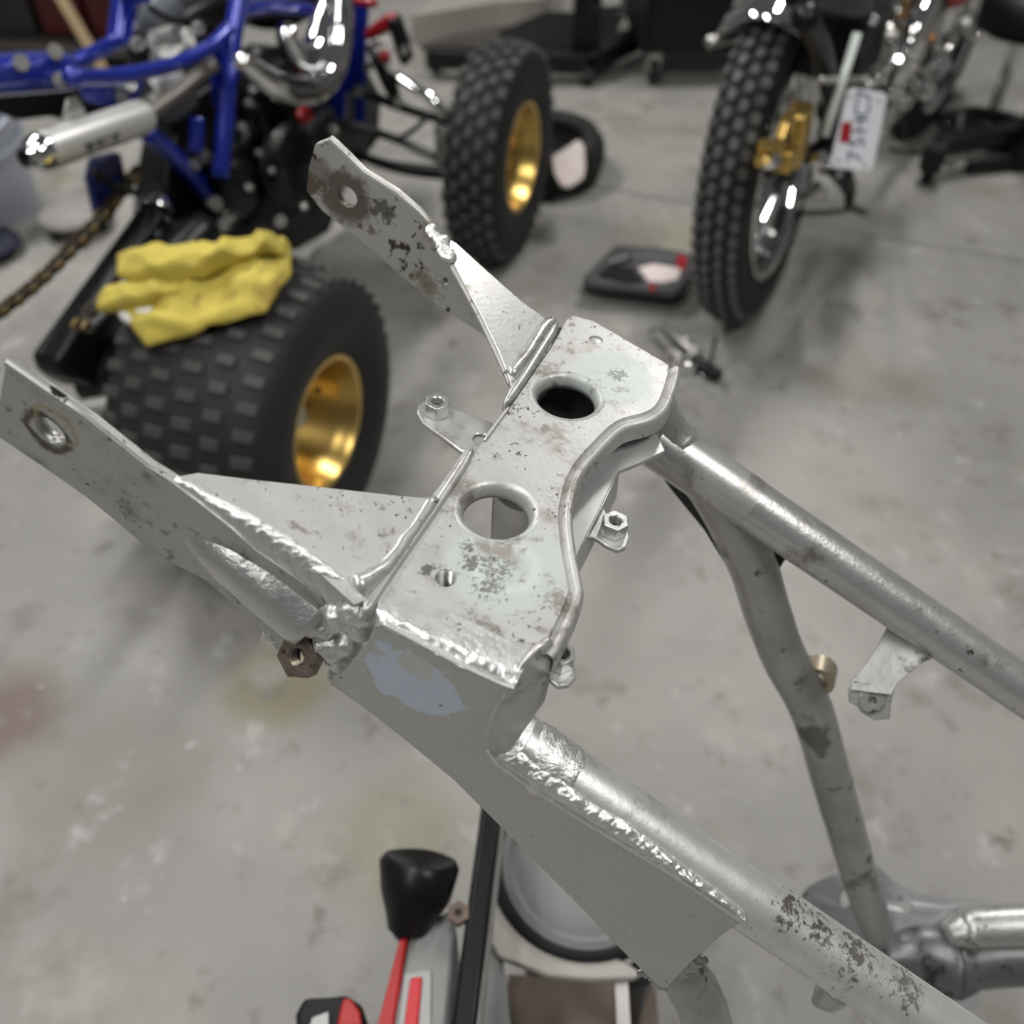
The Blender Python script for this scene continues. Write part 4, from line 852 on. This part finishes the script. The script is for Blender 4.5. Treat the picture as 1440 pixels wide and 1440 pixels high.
# low ramp boards
def board(name, px, z, th_, m, label, cat): return solo(name, prism([atz(*p, z) for p in px], -Z*th_), m, label, cat, smooth=False, bevel=.003)
m_board = mat('grey_board', (.20, .185, .165), .6, var=.2, vscale=6)
board('ramp_board', [(578, 22), (660, -40), (780, -50), (765, -2), (700, 2), (640, 12)], .10, .10, mat('pale_board', (.30, .28, .25), .6, var=.15, vscale=5), 'pale grey low platform at the back wall side of the floor', 'platform')
board('floor_mat', [(588, 62), (650, 44), (760, 30), (830, 50), (800, 72), (600, 70)], .012, .012, mat('dark_mat', (.055, .05, .046), .7, var=.2, vscale=6), 'dark grey mat on the floor under the steel stand', 'mat')
# black bag at the top right corner
bagc = atz(1440, 20, .35)
bag = thing('shop_stool', V((bagc.x, bagc.y, 0)), 'black upholstered stool seat at the top right corner', 'stool')
obj('seat_pad', wobble(lathe([(-.06, .00001), (-.06, .11), (-.045, .135), (.03, .14), (.055, .12), (.06, .00001)], bagc+V((.03, .03, 0)), Z, 40), .004, 20), m_blk2, bag, angle=60)
obj('stool_post', cyl(V((bagc.x+.03, bagc.y+.03, .05)), bagc+V((.03, .03, -.05)), .022, 14), m_chr, bag)
obj('stool_base', lathe([(0, .15), (.02, .15), (.05, .03), (.06, .03)], V((bagc.x+.03, bagc.y+.03, 0)), Z, 24), m_blk, bag)
# black lift arm at the right edge
jk = thing('lift_arm', atz(1400, 210, 0), 'black motorcycle lift arm with round rubber pad at the right edge', 'lift')
jz = .09
obj('arm_beam', bar(atz(1318, 205, jz), atz(1460, 180, jz), .06, .05), m_blk, jk, bevel=.006)
obj('arm_loop', tube([atz(1352, 192, jz), atz(1350, 168, jz+.03), atz(1366, 157, jz+.04), atz(1400, 162, jz+.03), atz(1430, 176, jz)], .016, 12, n=4), m_blk, jk, angle=180)
pad = atz(1315, 214, jz); obj('pad', lathe([(-.05, .03), (-.02, .034), (.015, .034), (.022, .028), (.022, .00001)], pad, Z, 24), m_rub, jk)
obj('pad_post', cyl(V((pad.x, pad.y, 0)), pad, .018, 12), m_blk, jk)
obj('upright', box(atz(1452, 190, .1)+Z*.06, .03, .03, .16), m_blk, jk, bevel=.004)
obj('foot_bar', bar(atz(1360, 236, .02), atz(1470, 226, .02), .03, .03), m_blk, jk, bevel=.004)
for i, pts in enumerate((((1262, 163), (1290, 164), (1320, 163), (1338, 162)), ((1250, 210), (1275, 214), (1296, 214)))):
    solo('air_hose', tube([atz(*p, .006) for p in pts], .006, 8, n=4), m_blk2, ('thin black hose on the floor running to the lift arm loop', 'thin black hose on the floor ending at the lift arm pad')[i], 'hose')
# bucket and clutter at the left edge
bc0 = atz(40, 300, 0)
bk = thing('bucket', bc0, 'pale blue-grey plastic bucket behind the muffler at left', 'bucket')
m_bkt = mat('bucket_plastic', (.40, .43, .50), .45, var=.08, vscale=6)
bd = (Z*.97+V((.05, -.2, 0))).normalized()
bt = obj('bucket_wall', lathe([(.0, .00001), (.0, .115), (.02, .12), (.28, .150), (.285, .158), (.30, .158), (.30, .150), (.02, .115), (.02, .00001)], bc0+V((-.10, .02, .002)), bd, 40), m_bkt, bk)
obj('bucket_band', lathe([(.22, .146), (.22, .156), (.235, .157), (.235, .147)], bc0+V((-.10, .02, .002)), bd, 40), m_bkt, bk)
gb = thing('grey_wheel_dolly', atz(95, 330, 0), 'low round grey dolly on the floor beside the pale bucket', 'dolly')
obj('dolly_deck', wobble(lathe([(.03, .00001), (.03, .08), (.045, .09), (.06, .08), (.062, .00001)], atz(112, 322, 0), Z, 32), .003, 15), mat('dolly_grey', (.26, .25, .24), .6), gb, angle=60)
for a in range(4): obj('dolly_castor', lathe([(-.01, .004), (-.01, .018), (.01, .018), (.01, .004)], atz(112, 322, .018)+V((.06*math.cos(a*1.57+.4), .06*math.sin(a*1.57+.4), 0)), V((1, .3, 0)), 14), m_rub, gb)
drape('blue_cloth', [(-20, 335), (8, 330), (22, 340), (26, 352), (5, 368), (-25, 378)], atz(0, 345, .01), Z, mat('navy_cloth', (.012, .014, .035), .8, var=.2), 'dark navy cloth on the floor at the left edge', 'cloth', .02, .012)
# dark shelf unit with leaning timber at the top left
sh = Veh(atz(-40, 100, 0).to_tuple(), 6)
shelf = thing('shelf_unit', sh.O, 'dark shelving unit with grey top at the upper left corner', 'shelf')
def shp(l0, l1, f0, f1, z0, z1, nm, m): return obj(nm, box(sh.P((l0+l1)/2, (f0+f1)/2, (z0+z1)/2), (l1-l0)/2, (f1-f0)/2, (z1-z0)/2, sh.q, sh.f), m, shelf, bevel=.003)
m_shd = mat('dark_shelf', (.035, .03, .028), .6, var=.3, vscale=5); m_sht = mat('shelf_grey', (.14, .135, .13), .6, var=.15, vscale=6)
shp(-.8, .62, .05, .5, .30, .34, 'shelf_top', m_sht)
shp(-.8, .62, .05, .5, .04, .07, 'shelf_board', m_shd); shp(-.8, .62, .46, .5, 0, .30, 'shelf_back', m_shd)
for l in (-.8, -.1, .57): shp(l, l+.05, .05, .1, 0, .30, 'shelf_leg', m_sht)
m_dred = mat('dark_red', (.09, .012, .012), .5)
for i, (l0, l1) in enumerate(((.22, .38), (.40, .55), (-.03, .19))):
    solo('storage_box', box(sh.P((l0+l1)/2, .28, .173), (l1-l0)/2, .12, .10, sh.q, sh.f), m_dred if i < 2 else m_shd, ('dark red storage box on the shelf beside the timber', 'dark red storage box at the right end of the shelf', 'near-black storage box on the shelf at the upper left')[i], 'box', group='boxes on the shelf', bevel=.006)
wd0, wd1 = atz(136, 78, .0), atz(86, -12, .30)
wd0 = atz(150, 106, .0); wd1 = on_plane(72, -26, wd0+V((0, .02, 0)), V((0, 1, 0)))
solo('timber_strip', bar(wd0, wd1, .032, .02, V((0, -1, .2))), mat('bare_wood', (.46, .34, .20), .6, var=.15, vscale=10), 'bare timber strip leaning against the shelf at upper left', 'timber', smooth=False, bevel=.002)
# ------------------------------------------------------------------ saw under the frame, bottom centre
saw = thing('bench_saw', atz(760, 1300, 0), 'grey and red bench saw with round guard disc standing below the frame', 'saw')
SZ = .42
def sz(px, py, z=SZ): return atz(px, py, z)
m_sgrey = mat('saw_grey', (.20, .205, .20), .45, var=.1, vscale=12); m_sred = mat('saw_red', (.36, .014, .014), .42); m_tray = mat('tray_metal', (.36, .34, .31), .45, .3, var=.2, vscale=12, spots=[((.16, .14, .12), 14, .62, .1)])
obj('side_housing', prism([sz(*p) for p in ((577, 1308), (602, 1296), (636, 1275), (642, 1310), (630, 1500), (530, 1500), (550, 1400))], -Z*.20), m_sgrey, saw, bevel=.006)
obj('red_edge', prism([sz(*p, SZ+.004) for p in ((562, 1318), (574, 1314), (545, 1500), (515, 1500))], -Z*.20), m_sred, saw, bevel=.003)
obj('red_insert', prism([sz(*p, SZ+.006) for p in ((577, 1374), (594, 1372), (588, 1440), (586, 1500), (560, 1500))], -Z*.02), mat('bright_red', (.50, .025, .032), .45), saw, bevel=.002)
obj('insert_frame', prism([sz(*p, SZ+.003) for p in ((568, 1366), (607, 1360), (606, 1500), (552, 1500))], -Z*.02), mat('light_grey', (.33, .335, .33), .45), saw, bevel=.003)
kn = wobble(lathe([(-.01, .018), (.0, .022), (.02, .030), (.045, .034), (.052, .030), (.050, .022), (.045, .00001)], sz(578, 1292, SZ), (Z*.4+V((.1, .5, 0))).normalized(), 24), .003, 25)
obj('knob_handle', kn, m_blk, saw, angle=70)
obj('knob_neck', cyl(sz(582, 1300, SZ-.05), sz(578, 1290, SZ), .020, 14), m_blk2, saw)
obj('slide_rail', bar(sz(697, 1100, SZ+.01), sz(646, 1500, SZ+.01), .020, .02), m_blk, saw, bevel=.004)
obj('slide_rail', tube([sz(706, 1120, SZ+.01), sz(662, 1500, SZ+.01)], .006, 10), m_alu, saw)
obj('rail_clamp', nut(sz(645, 1288, SZ+.012), Z, .010, .008, .004), mat('brown_knob', (.14, .10, .08), .5), saw)
dc = sz(822, 1214, .36)
obj('guard_disc', lathe([(-.012, .082), (.006, .080), (.010, .074), (.004, .068), (.010, .060), (.014, .04), (.015, .00001)], dc, (Z+V((0, -.12, 0))).normalized(), 56), mat('disc_grey', (.20, .203, .203), .6, .0, var=.06, vscale=12), saw)
obj('disc_gasket', lathe([(-.012, .080), (-.016, .089), (-.006, .092), (.004, .089), (.006, .080)], dc, (Z+V((0, -.12, 0))).normalized(), 56), m_rub, saw, angle=180)
obj('front_tray', prism([sz(*p, .35) for p in ((676, 1300), (690, 1235), (725, 1300), (780, 1330), (860, 1340), (905, 1368), (890, 1376), (830, 1378), (770, 1372), (700, 1345))], -Z*.01), m_tray, saw, bevel=.003)
obj('tray_wall', prism([sz(*p, .34) for p in ((676, 1300), (700, 1345), (712, 1372), (720, 1460), (672, 1460), (664, 1380))], -Z*.04), m_sgrey, saw, bevel=.003)
obj('tray_floor', prism([sz(*p, .18) for p in ((715, 1370), (830, 1378), (920, 1372), (935, 1520), (700, 1520))], -Z*.01), mat('rusty_tray', (.13, .10, .075), .7, var=.3, vscale=14), saw)
obj('tray_strut', bar(sz(872, 1376, .32), sz(880, 1520, .30), .012, .02), m_alu, saw)
for (px, py) in ((690, 1330), (640, 1480), (900, 1370), (760, 1200)):
    p = sz(px, py, .33); obj('leg', cyl(V((p.x, p.y, 0)), p, .012, 12), m_blk, saw)
# battery tool beside it
bt_ = thing('battery_pack', atz(470, 1430, .0), 'black and red power tool pack at the bottom edge beside the saw', 'power tool')
obj('pack_body', wobble(prism([atz(*p, .40) for p in ((414, 1424), (426, 1402), (455, 1400), (486, 1398), (508, 1412), (514, 1440), (500, 1500), (420, 1500))], -Z*.40), .002, 20), m_blk2, bt_, bevel=.010, seg=3)
obj('red_panel', prism([atz(*p, .402) for p in ((484, 1404), (496, 1408), (507, 1424), (510, 1445), (474, 1445), (479, 1420))], Z*.004), m_sred, bt_, bevel=.002)
obj('grey_mark', prism([atz(*p, .402) for p in ((440, 1432), (462, 1424), (462, 1445), (436, 1445))], Z*.002), mat('label_silver', (.4, .4, .4), .4), bt_)
